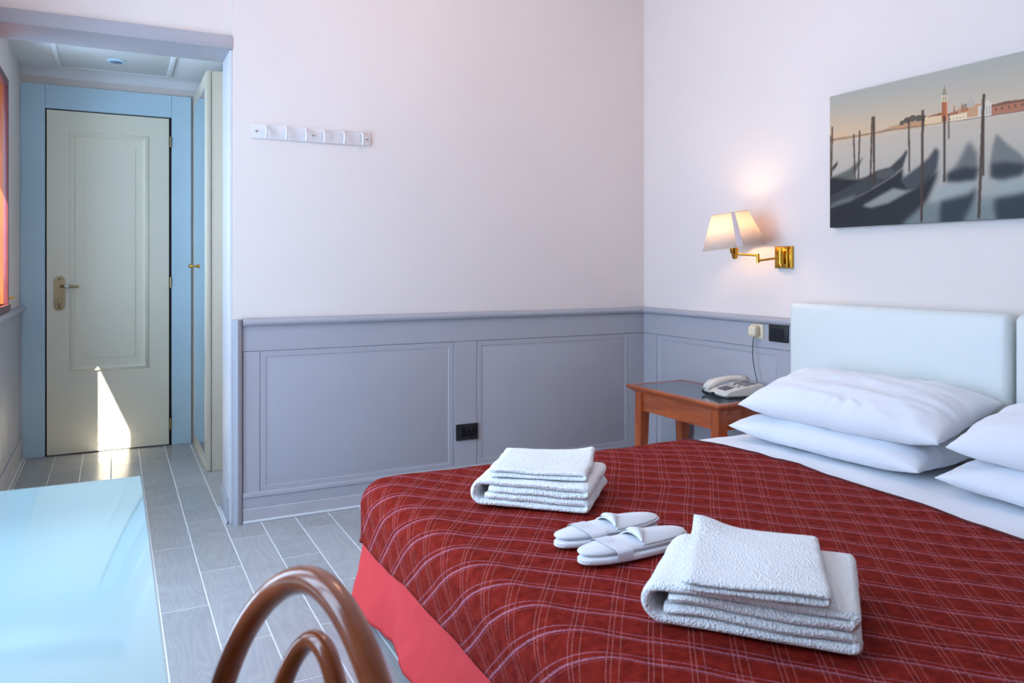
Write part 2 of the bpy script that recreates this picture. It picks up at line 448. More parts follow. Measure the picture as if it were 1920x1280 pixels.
# cove between corridor ceiling and door wall
bm = bmesh.new(); rr = 0.05
prof = [(0, 0)] + [(rr - rr * math.sin(a), -(rr - rr * math.cos(a))) for a in [k * math.pi / 16 for k in range(9)]][::-1]
extrude_profile(bm, [(-a, b) for a, b in prof], (XL, YD, ZH), (1.05, YD, ZH), (0, 1, 0), (0, 0, 1))
t = put('trim_6', bm, 'ceiling', smooth=40); tag(t, kind='structure')

# ceiling hatch with its frame and the round vent
hp = empty('ceiling_hatch', (0.01, 4.9, ZH)); tag(hp, 'off-white access panel with raised white side strips in the corridor ceiling', 'ceiling hatch')
box('hatch_panel', (-0.283, 0.304), (4.45, 5.385), (ZH - 0.006, ZH + 0.004), 'hatch', hp, 0.002)
for x in (-0.300, 0.300): box('frame_strip', (x - 0.005, x + 0.022), (4.45, 5.40), (ZH - 0.014, ZH + 0.004), 'ceiling', hp, 0.004)
box('frame_strip', (-0.30, 0.322), (5.385, 5.40), (ZH - 0.011, ZH + 0.004), 'ceiling', hp, 0.003)
vt = empty('ceiling_vent', (0.012, 5.10, ZH - 0.006)); tag(vt, 'small round blue-grey vent in the corridor ceiling panel', 'vent')
bm = bmesh.new(); lathe(bm, [(0.052, 0.0), (0.052, -0.006), (0.046, -0.010), (0.034, -0.010), (0.032, -0.004)], (0.012, 5.10, ZH - 0.006), n=32); put('rim', bm, 'bluefr', vt, 40)
bm = bmesh.new(); lathe(bm, [(0.030, -0.004), (0.026, -0.014), (0.010, -0.017), (0.002, -0.017)], (0.012, 5.10, ZH - 0.006), n=32); put('cone', bm, P('vent_blue', s2l((118, 136, 160)), 0.4), vt, 40)

# ---- header board, jamb lining
t = box('trim_1', (XL, XJ), (YB - 0.002, YJ + 0.004), (2.13, 2.19), 'wains', None, 0.004); tag(t, kind='structure')
t = box('trim_2', (XJ - 0.012, XJ), (YB + 0.012, YJ), (0.0, 2.13), P('jamb_paint', s2l((214, 212, 216)), 0.45), None, 0.002); tag(t, kind='structure')
t = box('trim_3', (XJ - 0.022, XJ - 0.010), (YB + 0.03, YJ + 0.01), (0.0, 0.11), 'wains', None, 0.003); tag(t, kind='structure')
t = box('trim_5', (XJ - 0.03, XJ - 0.02), (YB + 0.02, YJ + 0.01), (0.0, 0.014), 'white_trim', None, 0.004); tag(t, kind='structure')

# ------------------------------------------------------------------ wainscot
def plane_box(name, pl, u, d, z, mat, parent, bev=0.0, seg=2):
    if pl == 'back': return box(name, u, (YB - d[1], YB - d[0]), z, mat, parent, bev, seg)
    if pl == 'right': return box(name, (XR - d[1], XR - d[0]), u, z, mat, parent, bev, seg)
    if pl == 'left': return box(name, (XL + d[0], XL + d[1]), u, z, mat, parent, bev, seg)
def raised_panel(pl, u, z, parent, mat='wains'):
    o = empty('panel', (0, 0, 0))
    u0, u1 = u; z0, z1 = z
    def P3(a, d, zz):
        return {'back': Vector((a, YB - d, zz)), 'right': Vector((XR - d, a, zz)), 'left': Vector((XL + d, a, zz))}[pl]
    bm = bmesh.new()
    # nested rectangles: (inset, depth)
    lev = [(0.0, -0.002), (0.0, 0.005), (0.0015, 0.006), (0.026, 0.006), (0.029, 0.0038), (0.035, 0.0038), (0.045, 0.0070)]
    rings = []
    for ins, d in lev:
        rings.append([bm.verts.new(P3(a, d, zz)) for a, zz in ((u0 + ins, z0 + ins), (u1 - ins, z0 + ins), (u1 - ins, z1 - ins), (u0 + ins, z1 - ins))])
    for a, b in zip(rings, rings[1:]):
        for k in range(4): bm.faces.new((a[k], a[(k + 1) % 4], b[(k + 1) % 4], b[k]))
    bm.faces.new(rings[-1])
    bpy.data.objects.remove(o)
    return put('panel', bm, mat, parent, 20)
RAILP = [(0, 0), (0, 0.036), (0.012, 0.036), (0.022, 0.033), (0.029, 0.026), (0.031, 0.018), (0.029, 0.010), (0.022, 0.004), (0.012, 0.0)]
G = 0.0009
def wainscot(pl, u0, u1, layout, parent, low=0.13):
    """layout: list of ('s'|'p', u_start, u_end)"""
    zt, zs, zb = 0.886, 0.773, low
    plane_box('frieze', pl, (u0, u1), (-0.002, 0.009), (zs + G, zt + 0.01), 'wains', parent, 0.0008, 1)
    for kind, a, b in layout:
        if kind == 's': plane_box('stile', pl, (a + G, b - G), (-0.002, 0.008), (zb, zs - G), 'wains', parent, 0.0012, 1)
        else: raised_panel(pl, (a + G, b - G), (zb, zs - G), parent)
    # chair rail
    bm = bmesh.new()
    ax = {'back': ((u0, YB, zt), (u1, YB, zt), (0, -1, 0)), 'right': ((XR, u0, zt), (XR, u1, zt), (-1, 0, 0)), 'left': ((XL, u0, zt), (XL, u1, zt), (1, 0, 0))}[pl]
    extrude_profile(bm, RAILP, ax[0], ax[1], ax[2], (0, 0, 1)); put('chair_rail', bm, 'wains', parent, 50)
    # base: cap moulding, base boards, plinth and white shoe strip
    plane_box('base_cap', pl, (u0, u1), (-0.002, 0.017), (0.112, 0.136), 'wains', parent, 0.005, 3)
    mid = u0 + 0.36 * (u1 - u0)
    for a, b in ((u0, mid - G), (mid + G, u1)): plane_box('base_board', pl, (a, b), (-0.002, 0.012), (0.062, 0.113), 'wains', parent, 0.001, 1)
    plane_box('plinth', pl, (u0, u1), (-0.002, 0.014), (0.008, 0.063), 'wainslow', parent, 0.002, 1)
    plane_box('shoe_strip', pl, (u0, u1), (-0.002, 0.022), (0.0, 0.011), 'white_trim', parent, 0.004, 2)
wainscot('back', 0.515, XR, [('s', 0.517, 0.591), ('p', 0.591, 1.544), ('s', 1.544, 1.672), ('p', 1.672, 2.632), ('s', 2.632, XR)], wb)
wainscot('right', YR, YB, [('s', 3.564, YB), ('p', 2.64, 3.564), ('s', 2.50, 2.64), ('p', 1.56, 2.50), ('s', 1.43, 1.56), ('p', 0.45, 1.43), ('s', 0.32, 0.45), ('p', -0.9, 0.32), ('s', -1.03, -0.9), ('p', YR, -1.03)], wrt)
# vertical rounded corner moulding at the end of the wainscot
bm = bmesh.new()
prof = [(0.0, 0.012), (0.0, -0.012), (0.006, -0.022), (0.018, -0.030), (0.030, -0.026), (0.039, -0.016), (0.041, 0.0), (0.041, 0.012)]
extrude_profile(bm, prof, (XJ - 0.001, YB, 0.0), (XJ - 0.001, YB, 0.918), (1, 0, 0), (0, 1, 0)); put('corner_moulding', bm, 'wains', wb, 50)
# corridor left wall
wainscot('left', 3.28, YD, [('s', 5.38, YD), ('p', 4.55, 5.38), ('s', 4.42, 4.55), ('p', 3.40, 4.42), ('s', 3.28, 3.40)], wl)

# ------------------------------------------------------------------ door wall
zt = 2.262
fb = [('trim_4', (XL, -0.372), (0, zt)), ('trim_4', (0.333, 0.452), (0, zt)), ('trim_4', (-0.372, 0.333), (2.118, zt))]
for n_, x, z in fb:
    t = box(n_, (x[0] + 0.0006, x[1] - 0.0006), (YD - 0.018, YD + 0.01), (z[0], z[1]), 'bluefr', None, 0.0015, 1); tag(t, kind='structure')
dr = empty('door_1', (-0.02, YD, 0)); tag(dr, 'cream panelled door with aged brass handle at the end of the corridor', 'door', kind='structure')
box('door_shadow_gap', (-0.372, 0.333), (YD - 0.004, YD + 0.012), (0.0, 2.118), 'dark', dr)
yf = YD - 0.020
box('door_leaf', (-0.364, 0.318), (yf, YD - 0.002), (0.006, 2.110), 'door', dr, 0.002, 1)
def moulding_ring(name, x0, x1, z0, z1, prof, y, mat, parent):
    bm = bmesh.new(); rings = []
    for ins, d in prof:
        rings.append([bm.verts.new((a, y - d, zz)) for a, zz in ((x0 + ins, z0 + ins), (x1 - ins, z0 + ins), (x1 - ins, z1 - ins), (x0 + ins, z1 - ins))])
    for a, b in zip(rings, rings[1:]):
        for k in range(4): bm.faces.new((a[k], a[(k + 1) % 4], b[(k + 1) % 4], b[k]))
    return put(name, bm, mat, parent, 35)
moulding_ring('panel_moulding', -0.245, 0.200, 0.505, 1.988, [(0.0, -0.001), (0.003, 0.006), (0.008, 0.008), (0.014, 0.014), (0.021, 0.016), (0.027, 0.013), (0.031, 0.006), (0.034, -0.001)], yf, 'door', dr)
moulding_ring('panel_bead', -0.170, 0.125, 0.583, 1.906, [(0.0, -0.001), (0.0015, -0.001), (0.003, 0.004), (0.012, 0.005)], yf, 'door', dr)
box('inner_panel', (-0.160, 0.115), (yf - 0.005, yf + 0.002), (0.593, 1.896), 'door', dr, 0.001, 1)
# handle
hd = None
bm = bmesh.new()
pts = []
cx, z0, z1, w = -0.296, 0.885, 1.098, 0.030
out = [(cx + w * math.cos(a), z1 - w + w * math.sin(a)) for a in [math.pi * k / 12 for k in range(13)]] + [(cx + w * math.cos(a), z0 + w + w * math.sin(a)) for a in [math.pi + math.pi * k / 12 for k in range(13)]]
extrude_profile(bm, out, (0, yf - 0.007, 0), (0, yf + 0.001, 0), (1, 0, 0), (0, 0, 1))
hd = put('handle_plate', bm, 'oldbrass', dr, 40)
bm = bmesh.new(); tube(bm, [(cx + 0.012, yf, 1.035), (cx + 0.012, yf - 0.038, 1.035), (cx + 0.018, yf - 0.046, 1.035), (cx + 0.060, yf - 0.048, 1.034), (cx + 0.105, yf - 0.046, 1.032)], [0.009, 0.009, 0.009, 0.009, 0.007], 12); put('lever', bm, 'oldbrass', hd, 60)
bm = bmesh.new(); tube(bm, [(cx + 0.030, yf - 0.048, 1.035), (cx + 0.052, yf - 0.048, 1.034)], 0.0125, 14); put('lever_collar', bm, 'steel', hd, 60)
bm = bmesh.new(); tube(bm, [(cx, yf - 0.004, 0.945), (cx, yf - 0.020, 0.945)], 0.012, 14); bbox(bm, (cx - 0.006, cx + 0.006), (yf - 0.032, yf - 0.018), (0.915, 0.958), 0.004); put('thumb_turn', bm, 'oldbrass', hd, 50)
for zz in (1.078, 0.905):
    bm = bmesh.new(); tube(bm, [(cx, yf - 0.006, zz), (cx, yf - 0.0085, zz)], 0.005, 10); put('screw', bm, 'dark', hd)
for zz in (1.96, 1.053, 0.138):
    bm = bmesh.new(); tube(bm, [(0.326, yf - 0.004, zz - 0.035), (0.326, yf - 0.004, zz - 0.001)], 0.006, 10); tube(bm, [(0.326, yf - 0.004, zz + 0.001), (0.326, yf - 0.004, zz + 0.035)], 0.006, 10)
    put('hinge', bm, 'oldbrass', dr, 60)

# ------------------------------------------------------------------ windows
def window(idx, axis, a0, a1, z0, z1, face, sgn, wood, label, leaves=2):
    """axis 'y': in the left wall, axis 'x': in the rear wall; face = inner wall plane, sgn = direction outwards"""
    w = empty('window_%d' % idx, (face, (a0 + a1) / 2, z0) if axis == 'y' else ((a0 + a1) / 2, face, z0)); tag(w, label, 'window', kind='structure')
    def bx(name, a, d, z, mat, parent, bev=0.003):
        d0, d1 = sorted((face + sgn * d[0], face + sgn * d[1]))
        return box(name, (d0, d1), a, z, mat, parent, bev) if axis == 'y' else box(name, a, (d0, d1), z, mat, parent, bev)
    L = 0.022
    # reveal lining
    bx('jamb_lining', (a0 - 0.001, a0 + L), (-0.006, 0.16), (z0, z1), wood, w); bx('jamb_lining', (a1 - L, a1 + 0.001), (-0.006, 0.16), (z0, z1), wood, w)
    bx('head_lining', (a0 + L, a1 - L), (-0.006, 0.16), (z1 - L, z1 + 0.001), wood, w)
    bx('casing', (a0 - 0.05, a0 + 0.004), (-0.014, 0.0), (z0 - 0.02, z1 + 0.05), 'maroon' if wood == 'orange' else wood, w)
    bx('casing', (a1 - 0.004, a1 + 0.018), (-0.014, 0.0), (z0 - 0.02, z1 + 0.05), 'maroon' if wood == 'orange' else wood, w)
    bx('casing', (a0 + 0.004, a1 - 0.004), (-0.014, 0.0), (z1 - 0.004, z1 + 0.05), 'maroon' if wood == 'orange' else wood, w)
    bx('sill', (a0 - 0.03, a1 + 0.022), (-0.030, 0.16), (z0 - 0.035, z0 + 0.004), 'maroon' if wood == 'orange' else wood, w, 0.006)
    n = leaves; wd_ = (a1 - a0 - 2 * L) / n
    for k in range(n):
        b0 = a0 + L + k * wd_; b1 = b0 + wd_
        s = bx('sash', (b0 + 0.002, b0 + 0.045), (0.17, 0.21), (z0 + 0.004, z1 - L), wood, w)
        bx('sash_stile', (b1 - 0.045, b1 - 0.002), (0.17, 0.21), (z0 + 0.004, z1 - L), wood, s)
        bx('sash_rail', (b0 + 0.045, b1 - 0.045), (0.17, 0.21), (z0 + 0.004, z0 + 0.06), wood, s); bx('sash_rail', (b0 + 0.045, b1 - 0.045), (0.17, 0.21), (z1 - L - 0.045, z1 - L), wood, s)
        bx('pane', (b0 + 0.045, b1 - 0.045), (0.187, 0.193), (z0 + 0.06, z1 - L - 0.045), 'winglass', s, 0.0)
    return w
# the corridor window stands open: only its wooden lining, sill and latch are in the reveal
def open_window():
    a0, a1, z0, z1 = W1
    w = empty('window_1', (XL, (a0 + a1) / 2, z0)); tag(w, 'orange wooden window lining with maroon casing on the corridor wall', 'window', kind='structure')
    L = 0.004
    for a, b, mt in ((a0, a0 + L, 'white_trim'), (a1 - L, a1, 'orange')): box('jamb_lining', (XL - T, XL - 0.012), (a, b), (z0, z1), mt, w)
    box('head_lining', (XL - T, XL - 0.012), (a0 + L, a1 - L), (z1 - L, z1), 'orange', w)
    box('casing', (XL - 0.012, XL + 0.010), (a1 - 0.006, a1 + 0.020), (z0, z1 + 0.03), 'maroon', w, 0.003)
    box('casing', (XL - 0.012, XL + 0.010), (a0 - 0.04, a0 + 0.006), (z0, z1 + 0.03), 'maroon', w, 0.003)
    box('casing', (XL - 0.012, XL + 0.010), (a0 + 0.006, a1 - 0.006), (z1 - 0.006, z1 + 0.03), 'maroon', w, 0.003)
    box('sill', (XL - T, XL + 0.018), (a0 - 0.04, a1 + 0.024), (z0 - 0.034, z0), 'maroon', w, 0.004)
    bm = bmesh.new(); tube(bm, [(XL + 0.010, a1 + 0.008, z0 + 0.03), (XL + 0.024, a1 + 0.008, z0 + 0.032), (XL + 0.032, a1 + 0.02, z0 + 0.036)], 0.005, 10); put('latch', bm, 'brass', w, 60)
open_window()
window(2, 'y', W2[0], W2[1], W2[2], W2[3], XL, -1, 'white_trim', 'white French window beside the glass desk')
# unseen outside wall, added to keep the sun off the two nearer windows
t = box('wall_sun_blocker', (-3.0, XL - T), (-0.60, -0.30), (-3.0, 8.6), 'wall'); tag(t, kind='structure')
window(3, 'y', W3[0], W3[1], W3[2], W3[3], XL, -1, 'white_trim', 'white casement window in the wall above the glass desk')

# ------------------------------------------------------------------ wardrobe
wa = empty('wardrobe', (0.75, 5.1, 0)); tag(wa, 'tall cream wardrobe with a mirrored door in the corridor', 'wardrobe')
wy0, wy1, wz = 4.70, YD - 0.025, 2.262
box('body', (0.492, 1.04), (wy0 + 0.004, wy1), (0.0, wz), 'cream', wa, 0.003)
box('front_edge', (0.466, 0.489), (wy0, wy0 + 0.018), (0.002, wz), 'cream', wa, 0.003)
def wdoor(y0, y1, knob_y, mirror=True):
    d = box('door', (0.462, 0.484), (y0, y1), (0.045, wz - 0.004), 'cream', wa, 0.002)
    if mirror: box('mirror_pane', (0.4605, 0.4625), (y0 + 0.040, y1 - 0.016), (0.088, wz - 0.085), 'mirror', d)
    bm = bmesh.new(); lathe(bm, [(0.006, 0), (0.005, 0.008), (0.005, 0.012), (0.011, 0.020), (0.012, 0.027), (0.008, 0.033), (0.002, 0.034)], (0.461, knob_y, 1.157), (-1, 0, 0), 16); put('knob', bm, 'brass', d, 50)
ym = (wy0 + wy1) / 2 + 0.0
ym = 5.405
wdoor(wy0 + 0.022, ym - 0.004, ym - 0.016); wdoor(ym + 0.004, wy1 - 0.004, ym + 0.018, False)
box('plinth', (0.464, 0.486), (wy0 + 0.02, wy1), (0.0, 0.042), 'cream', wa, 0.002)

# ------------------------------------------------------------------ wall fittings
def socket(label, pl, u, z, modules, group=None):
    uc = (u[0] + u[1]) / 2; zc = (z[0] + z[1]) / 2
    loc = {'back': (uc, YB, zc), 'right': (XR, uc, zc)}[pl]
    s = empty('wall_socket', loc); tag(s, label, 'socket')
    plane_box('cover_plate', pl, u, (0.004, 0.016), z, 'black', s, 0.003, 2)
    n = modules; a0 = u[0] + 0.026; a1 = u[1] - 0.014; w = (a1 - a0) / n
    for k in range(n): plane_box('module', pl, (a0 + k * w + 0.0006, a0 + (k + 1) * w - 0.0006), (0.010, 0.0185), (z[0] + 0.018, z[1] - 0.018), 'blackm', s, 0.001, 1)
    return s
socket('black three-module wall socket low on the grey panelling', 'back', (1.555, 1.676), (0.266, 0.349), 3)
socket('black switch plate beside the leatherette headboard', 'right', (2.590, 2.708), (0.808, 0.886), 3)
# telephone wall plug
pg = empty('phone_wall_plug', (XR, 2.78, 0.85)); tag(pg, 'ivory telephone plug and plate on the wall above the nightstand', 'plug')
plane_box('plate', 'right', (2.742, 2.822), (0.004, 0.017), (0.815, 0.884), 'ivory', pg, 0.003)
bm = bmesh.new(); bbox(bm, (XR - 0.055, XR - 0.014), (2.757, 2.807), (0.824, 0.876), 0.014, 4); put('plug_body', bm, 'ivory', pg, 60)
# telephone line
bm = bmesh.new(); pts = []
for k in range(25):
    s = k / 24
    pts.append((XR - 0.032 - 0.012 * math.sin(s * 3.1), 2.786 - 0.030 * s + 0.006 * math.sin(s * 5), 0.826 - 0.258 * s))
tube(bm, pts, 0.0019, 8); t = put('telephone_line', bm, 'black', None, 60); tag(t, 'thin black telephone line hanging from the ivory plug', 'cable')

# clear hook rail
hk = empty('hook_rail', (0.83, YB, 1.77)); tag(hk, 'clear acrylic rail with six hooks on the white wall', 'hook rail')
bm = bmesh.new(); bbox(bm, (0.554, 1.110), (YB - 0.004, YB + 0.003), (1.739, 1.805), 0.002); put('rail', bm, 'acrylic', hk, 40)
for x in (0.615, 0.705, 0.796, 0.880, 0.974, 1.063):
    bm = bmesh.new()
    tube(bm, [(x, YB - 0.003, 1.795), (x, YB - 0.022, 1.792), (x, YB - 0.034, 1.778), (x, YB - 0.036, 1.755), (x, YB - 0.028, 1.740), (x, YB - 0.034, 1.728)][:5], [0.006, 0.006, 0.006, 0.006, 0.007], 8)
    put('hook', bm, 'acrylic', hk, 60)
for x, z in ((0.577, 1.772), (0.835, 1.772), (1.090, 1.772)):
    bm = bmesh.new(); lathe(bm, [(0.006, 0.0), (0.0055, 0.003), (0.002, 0.0042)], (x, YB - 0.004, z), (0, -1, 0), 12); put('screw', bm, 'steel', hk, 50)

# ------------------------------------------------------------------ picture
def paint(nu, nv):
    uu, vv = np.meshgrid((np.arange(nu) + 0.5) / nu, (np.arange(nv) + 0.5) / nv, indexing='ij')
    def lin(c): return np.array(s2l(c))
    img = np.zeros((nu, nv, 3))
    # sky: grey-blue at the top, peach at the lower left
    t = np.clip((vv - 0.64) / 0.36, 0, 1)[..., None]; wl_ = np.clip(1 - uu / 0.6, 0, 1)[..., None]
    low = lin((200, 184, 168)) * (1 - wl_) + lin((214, 182, 150)) * wl_
    img[:] = low * (1 - t) ** 1.3 + lin((164, 168, 170)) * (1 - (1 - t) ** 1.3)
    # water
    wat = vv < 0.645
    q = np.clip(vv / 0.645, 0, 1)[..., None]
    water = lin((192, 182, 176)) * q + lin((140, 150, 158)) * (1 - q)
    img[wat] = water[wat]
    def blur(m, r):
        r = int(round(r * 1.6))
        if r < 1: return m
        k = np.ones(2 * r + 1) / (2 * r + 1)
        for _ in range(2):
            m = np.apply_along_axis(lambda a: np.convolve(np.pad(a, r, mode='edge'), k, 'valid'), 0, m)
            m = np.apply_along_axis(lambda a: np.convolve(np.pad(a, r, mode='edge'), k, 'valid'), 1, m)
        return m
    def poly(pts, col, r=0, alpha=1.0):
        m = np.zeros((nu, nv), bool); n = len(pts)
        for i in range(n):
            (x0, y0), (x1, y1) = pts[i], pts[(i + 1) % n]
            if y0 == y1: continue
            c = ((y0 > vv) != (y1 > vv)) & (uu < (x1 - x0) * (vv - y0) / (y1 - y0) + x0)
            m ^= c
        a = blur(m.astype(float), r)[..., None] * alpha
        img[:] = img * (1 - a) + lin(col) * a
    def ell(cx, cy, rx, ry, col, r=0, alpha=1.0):
        poly([(cx + rx * math.cos(2 * math.pi * k / 24), cy + ry * math.sin(2 * math.pi * k / 24)) for k in range(24)], col, r, alpha)
    # far shore and buildings
    poly([(0, .677), (.215, .664), (.276, .68), (.322, .694), (.42, .70), (.42, .645), (.276, .660), (.222, .655), (0, .658)], (150, 122, 104), 1)
    poly([(.276, .684), (.42, .69), (.42, .648), (.276, .664)], (186, 142, 110), 0)
    for cx, cy, rx, ry in ((.325, .70, .010, .016), (.345, .712, .014, .02), (.367, .718, .016, .022), (.392, .712, .014, .022), (.412, .705, .01, .02)): ell(cx, cy, rx, ry, (92, 84, 74), 0)
    poly([(.416, .708), (.479, .704), (.479, .641), (.416, .650)], (214, 190, 160))
    poly([(.43, .712), (.479, .722), (.479, .703), (.42, .708)], (150, 96, 74))
    poly([(.499, .692), (.570, .695), (.570, .644), (.499, .645)], (222, 206, 182))
    poly([(.499, .705), (.54, .715), (.60, .712), (.60, .693), (.499, .692)], (162, 104, 80))
    for k in range(5): poly([(.508 + k * .012, .672), (.512 + k * .012, .672), (.512 + k * .012, .662), (.508 + k * .012, .662)], (160, 140, 124))
    poly([(.479, .79), (.5, .783), (.5, .66), (.479, .66)], (166, 96, 66))
    poly([(.493, .786), (.5, .783), (.5, .66), (.493, .66)], (196, 120, 84))
    poly([(.478, .835), (.501, .828), (.501, .784), (.478, .79)], (206, 192, 172))
    poly([(.484, .822), (.488, .822), (.488, .795), (.484, .795)], (120, 110, 104)); poly([(.492, .820), (.496, .819), (.496, .793), (.492, .794)], (120, 110, 104))
    poly([(.480, .835), (.499, .828), (.4895, .902)], (148, 138, 126))
    poly([(.539, .726), (.567, .737), (.621, .733), (.621, .658), (.570, .66), (.570, .69), (.539, .69)], (192, 150, 120))
    poly([(.553, .735), (.575, .735), (.575, .700), (.553, .700)], (172, 112, 82)); ell(.564, .735, .012, .014, (140, 128, 122))
    for x in (.525, .552): poly([(x - .003, .70), (x + .003, .70), (x + .002, .742), (x, .762), (x - .002, .742)], (158, 108, 86))
    poly([(.571, .745), (.597, .742), (.597, .725), (.571, .725)], (200, 184, 168)); ell(.584, .748, .014, .030, (176, 170, 168)); poly([(.582, .778), (.586, .778), (.584, .800)], (150, 144, 140))
    poly([(.608, .715), (.625, .725), (.640, .748), (.653, .722), (.653, .643), (.608, .652)], (206, 200, 196))
    for k in range(4): poly([(.618 + k * .009, .705), (.621 + k * .009, .705), (.621 + k * .009, .655), (.618 + k * .009, .655)], (160, 154, 152))
    poly([(.653, .702), (.699, .706), (.744, .700), (.86, .700), (1.0, .69), (1.0, .636), (.744, .638), (.653, .645)], (168, 112, 90))
    poly([(.653, .710), (.699, .718), (.744, .712), (.86, .71), (1.0, .70), (1.0, .688), (.744, .698), (.653, .698)], (122, 86, 74))
    for k in range(16): poly([(.664 + k * .021, .688), (.670 + k * .021, .688), (.670 + k * .021, .672), (.664 + k * .021, .672)], (112, 84, 76))
    poly([(0, .660), (.276, .663), (.578, .642), (1, .634), (1, .640), (.578, .648), (.276, .668), (0, .664)], (110, 92, 84), 0, .8)
    # soft reflections on the water
    poly([(.0, .64), (1, .62), (1, .56), (0, .58)], (186, 176, 170), 4, .6)
    # gondolas, softly blurred by movement
    D1, D2, LT = (34, 36, 44), (40, 52, 66), (150, 162, 170)
    poly([(0, .20), (.2, .18), (.40, .12), (.62, .10), (1, .12), (1, 0), (0, 0)], (52, 64, 78), 6)
    poly([(.01, .457), (.041, .504), (.037, .469), (.014, .426)], D1, 1)
    poly([(.01, .384), (.093, .427), (.162, .508), (.123, .398), (.115, .353), (.01, .36)], (92, 96, 96), 2)
    poly([(0, .386), (.123, .351), (.194, .349), (.194, .258), (0, .192)], D1, 2)
    poly([(.13, .326), (.215, .391), (.276, .406), (.322, .468), (.343, .513), (.348, .495), (.328, .39), (.269, .324), (.187, .259), (.093, .191), (0, .192), (0, .241)], (58, 60, 66), 1)
    poly([(.22, .385), (.276, .40), (.30, .36), (.26, .325), (.215, .34)], (78, 80, 84), 1)
    poly([(0, .192), (.093, .191), (.187, .259), (.289, .342), (.33, .39), (.33, .30), (.404, .25), (.404, .105), (.328, .0), (0, .0)], D1, 2)
    poly([(0, .175), (.05, .205), (.13, .24), (.10, .19), (.0, .15)], (104, 108, 114), 2, .8)
    poly([(.155, .148), (.289, .253), (.341, .228), (.392, .252), (.269, .156), (.194, .132)], (138, 142, 146), 2)
    poly([(.322, .314), (.392, .387), (.428, .433), (.457, .500), (.471, .465), (.464, .361), (.428, .273), (.392, .236), (.341, .245)], (66, 70, 78), 2)
    poly([(.392, .247), (.464, .361), (.464, .298), (.428, .156), (.404, .105), (.39, .12)], D1, 3)
    poly([(.499, .312), (.534, .367), (.562, .463), (.578, .510), (.605, .432), (.611, .320), (.600, .252), (.545, .247), (.499, .260)], (104, 106, 112), 3)
    poly([(.499, .320), (.56, .350), (.611, .330), (.600, .252), (.545, .247), (.499, .260)], (44, 48, 58), 3)
    poly([(.434, .144), (.488, .241), (.600, .242), (.578, .185), (.488, .137)], LT, 4)
    poly([(.47, .139), (.578, .175), (.605, .221), (.600, .121), (.562, .0), (.47, .0)], D2, 4)
    poly([(.330, .0), (.404, .11), (.47, .13), (.47, .0)], (120, 132, 140), 4, .8); poly([(.56, .0), (.600, .13), (.655, .15), (.67, .0)], (124, 138, 146), 4, .8)
    for sh in (0.0, 0.19):
        poly([(.650 + sh, .371), (.658 + sh, .468), (.669 + sh, .530), (.704 + sh, .456), (.744 + sh, .389), (.78 + sh, .30), (.744 + sh, .245), (.694 + sh, .225), (.650 + sh, .263)], (112, 116, 122), 2)
        poly([(.650 + sh, .350), (.70 + sh, .350), (.77 + sh, .320), (.744 + sh, .245), (.694 + sh, .225), (.650 + sh, .263)], (46, 52, 62), 3)
        poly([(.648 + sh, .154), (.669 + sh, .230), (.744 + sh, .245), (.80 + sh, .20), (.744 + sh, .149), (.679 + sh, .139)], LT, 4)
        poly([(.658 + sh, .133), (.744 + sh, .149), (.81 + sh, .17), (.80 + sh, .0), (.674 + sh, .0)], D2, 4)
    # mooring poles
    for (a, b), (c, d), w in (((.013, .764), (.008, .385), 10), ((.002, .701), (.002, 0), 8), ((.115, .683), (.121, .346), 9), ((.143, .701), (.136, .337), 9), ((.199, .783), (.191, .339), 10), ((.206, .783), (.207, .29), 12),
                              ((.353, .715), (.355, .357), 9), ((.408, .761), (.403, .009), 13), ((.490, .695), (.489, .262), 11), ((.505, .701), (.506, .54), 7), ((.628, .789), (.611, .009), 13), ((.625, .637), (.626, .277), 11), ((.80, .77), (.79, .02), 12), ((.93, .75), (.925, .3), 10)):
        h = w * 0.00036
        poly([(a - h, b), (a + h, b), (c + h, d), (c - h, d)], (58, 44, 40), .7); poly([(a - h, b), (a - .2 * h, b), (c - .2 * h, d), (c - h, d)], (92, 66, 54), .7, .8)
    return np.clip(img * np.array([1.10, 1.0, 0.82]), 0, 1)
PW, PY, PZ0, PZ1, PD = 1.05, 2.345, 1.321, 1.878, 0.028
pc = empty('picture', (XR, PY - PW / 2, PZ0)); tag(pc, 'unframed canvas print of blurred gondolas and mooring poles by a lagoon', 'picture')
box('stretcher', (XR - PD, XR + 0.001), (PY - PW, PY), (PZ0, PZ1), 'canvas', pc, 0.001, 1)
NU, NV = 640, 340
img = paint(NU, NV)
iy = np.linspace(PY, PY - PW, NU); iz = np.linspace(PZ0, PZ1, NV)
verts = [(XR - PD - 0.0012, float(a), float(b)) for a in iy for b in iz]
faces = [(i * NV + j, (i + 1) * NV + j, (i + 1) * NV + j + 1, i * NV + j + 1) for i in range(NU - 1) for j in range(NV - 1)]
me = bpy.data.meshes.new('printed_face'); me.from_pydata(verts, [], faces)
at = me.color_attributes.new('print', 'FLOAT_COLOR', 'POINT')
at.data.foreach_set('color', np.concatenate([img.reshape(-1, 3), np.ones((NU * NV, 1))], 1).astype(np.float32).ravel())
me.materials.append(M['print']); me.flip_normals()
o = bpy.data.objects.new('printed_face', me); C.objects.link(o); par(o, pc)

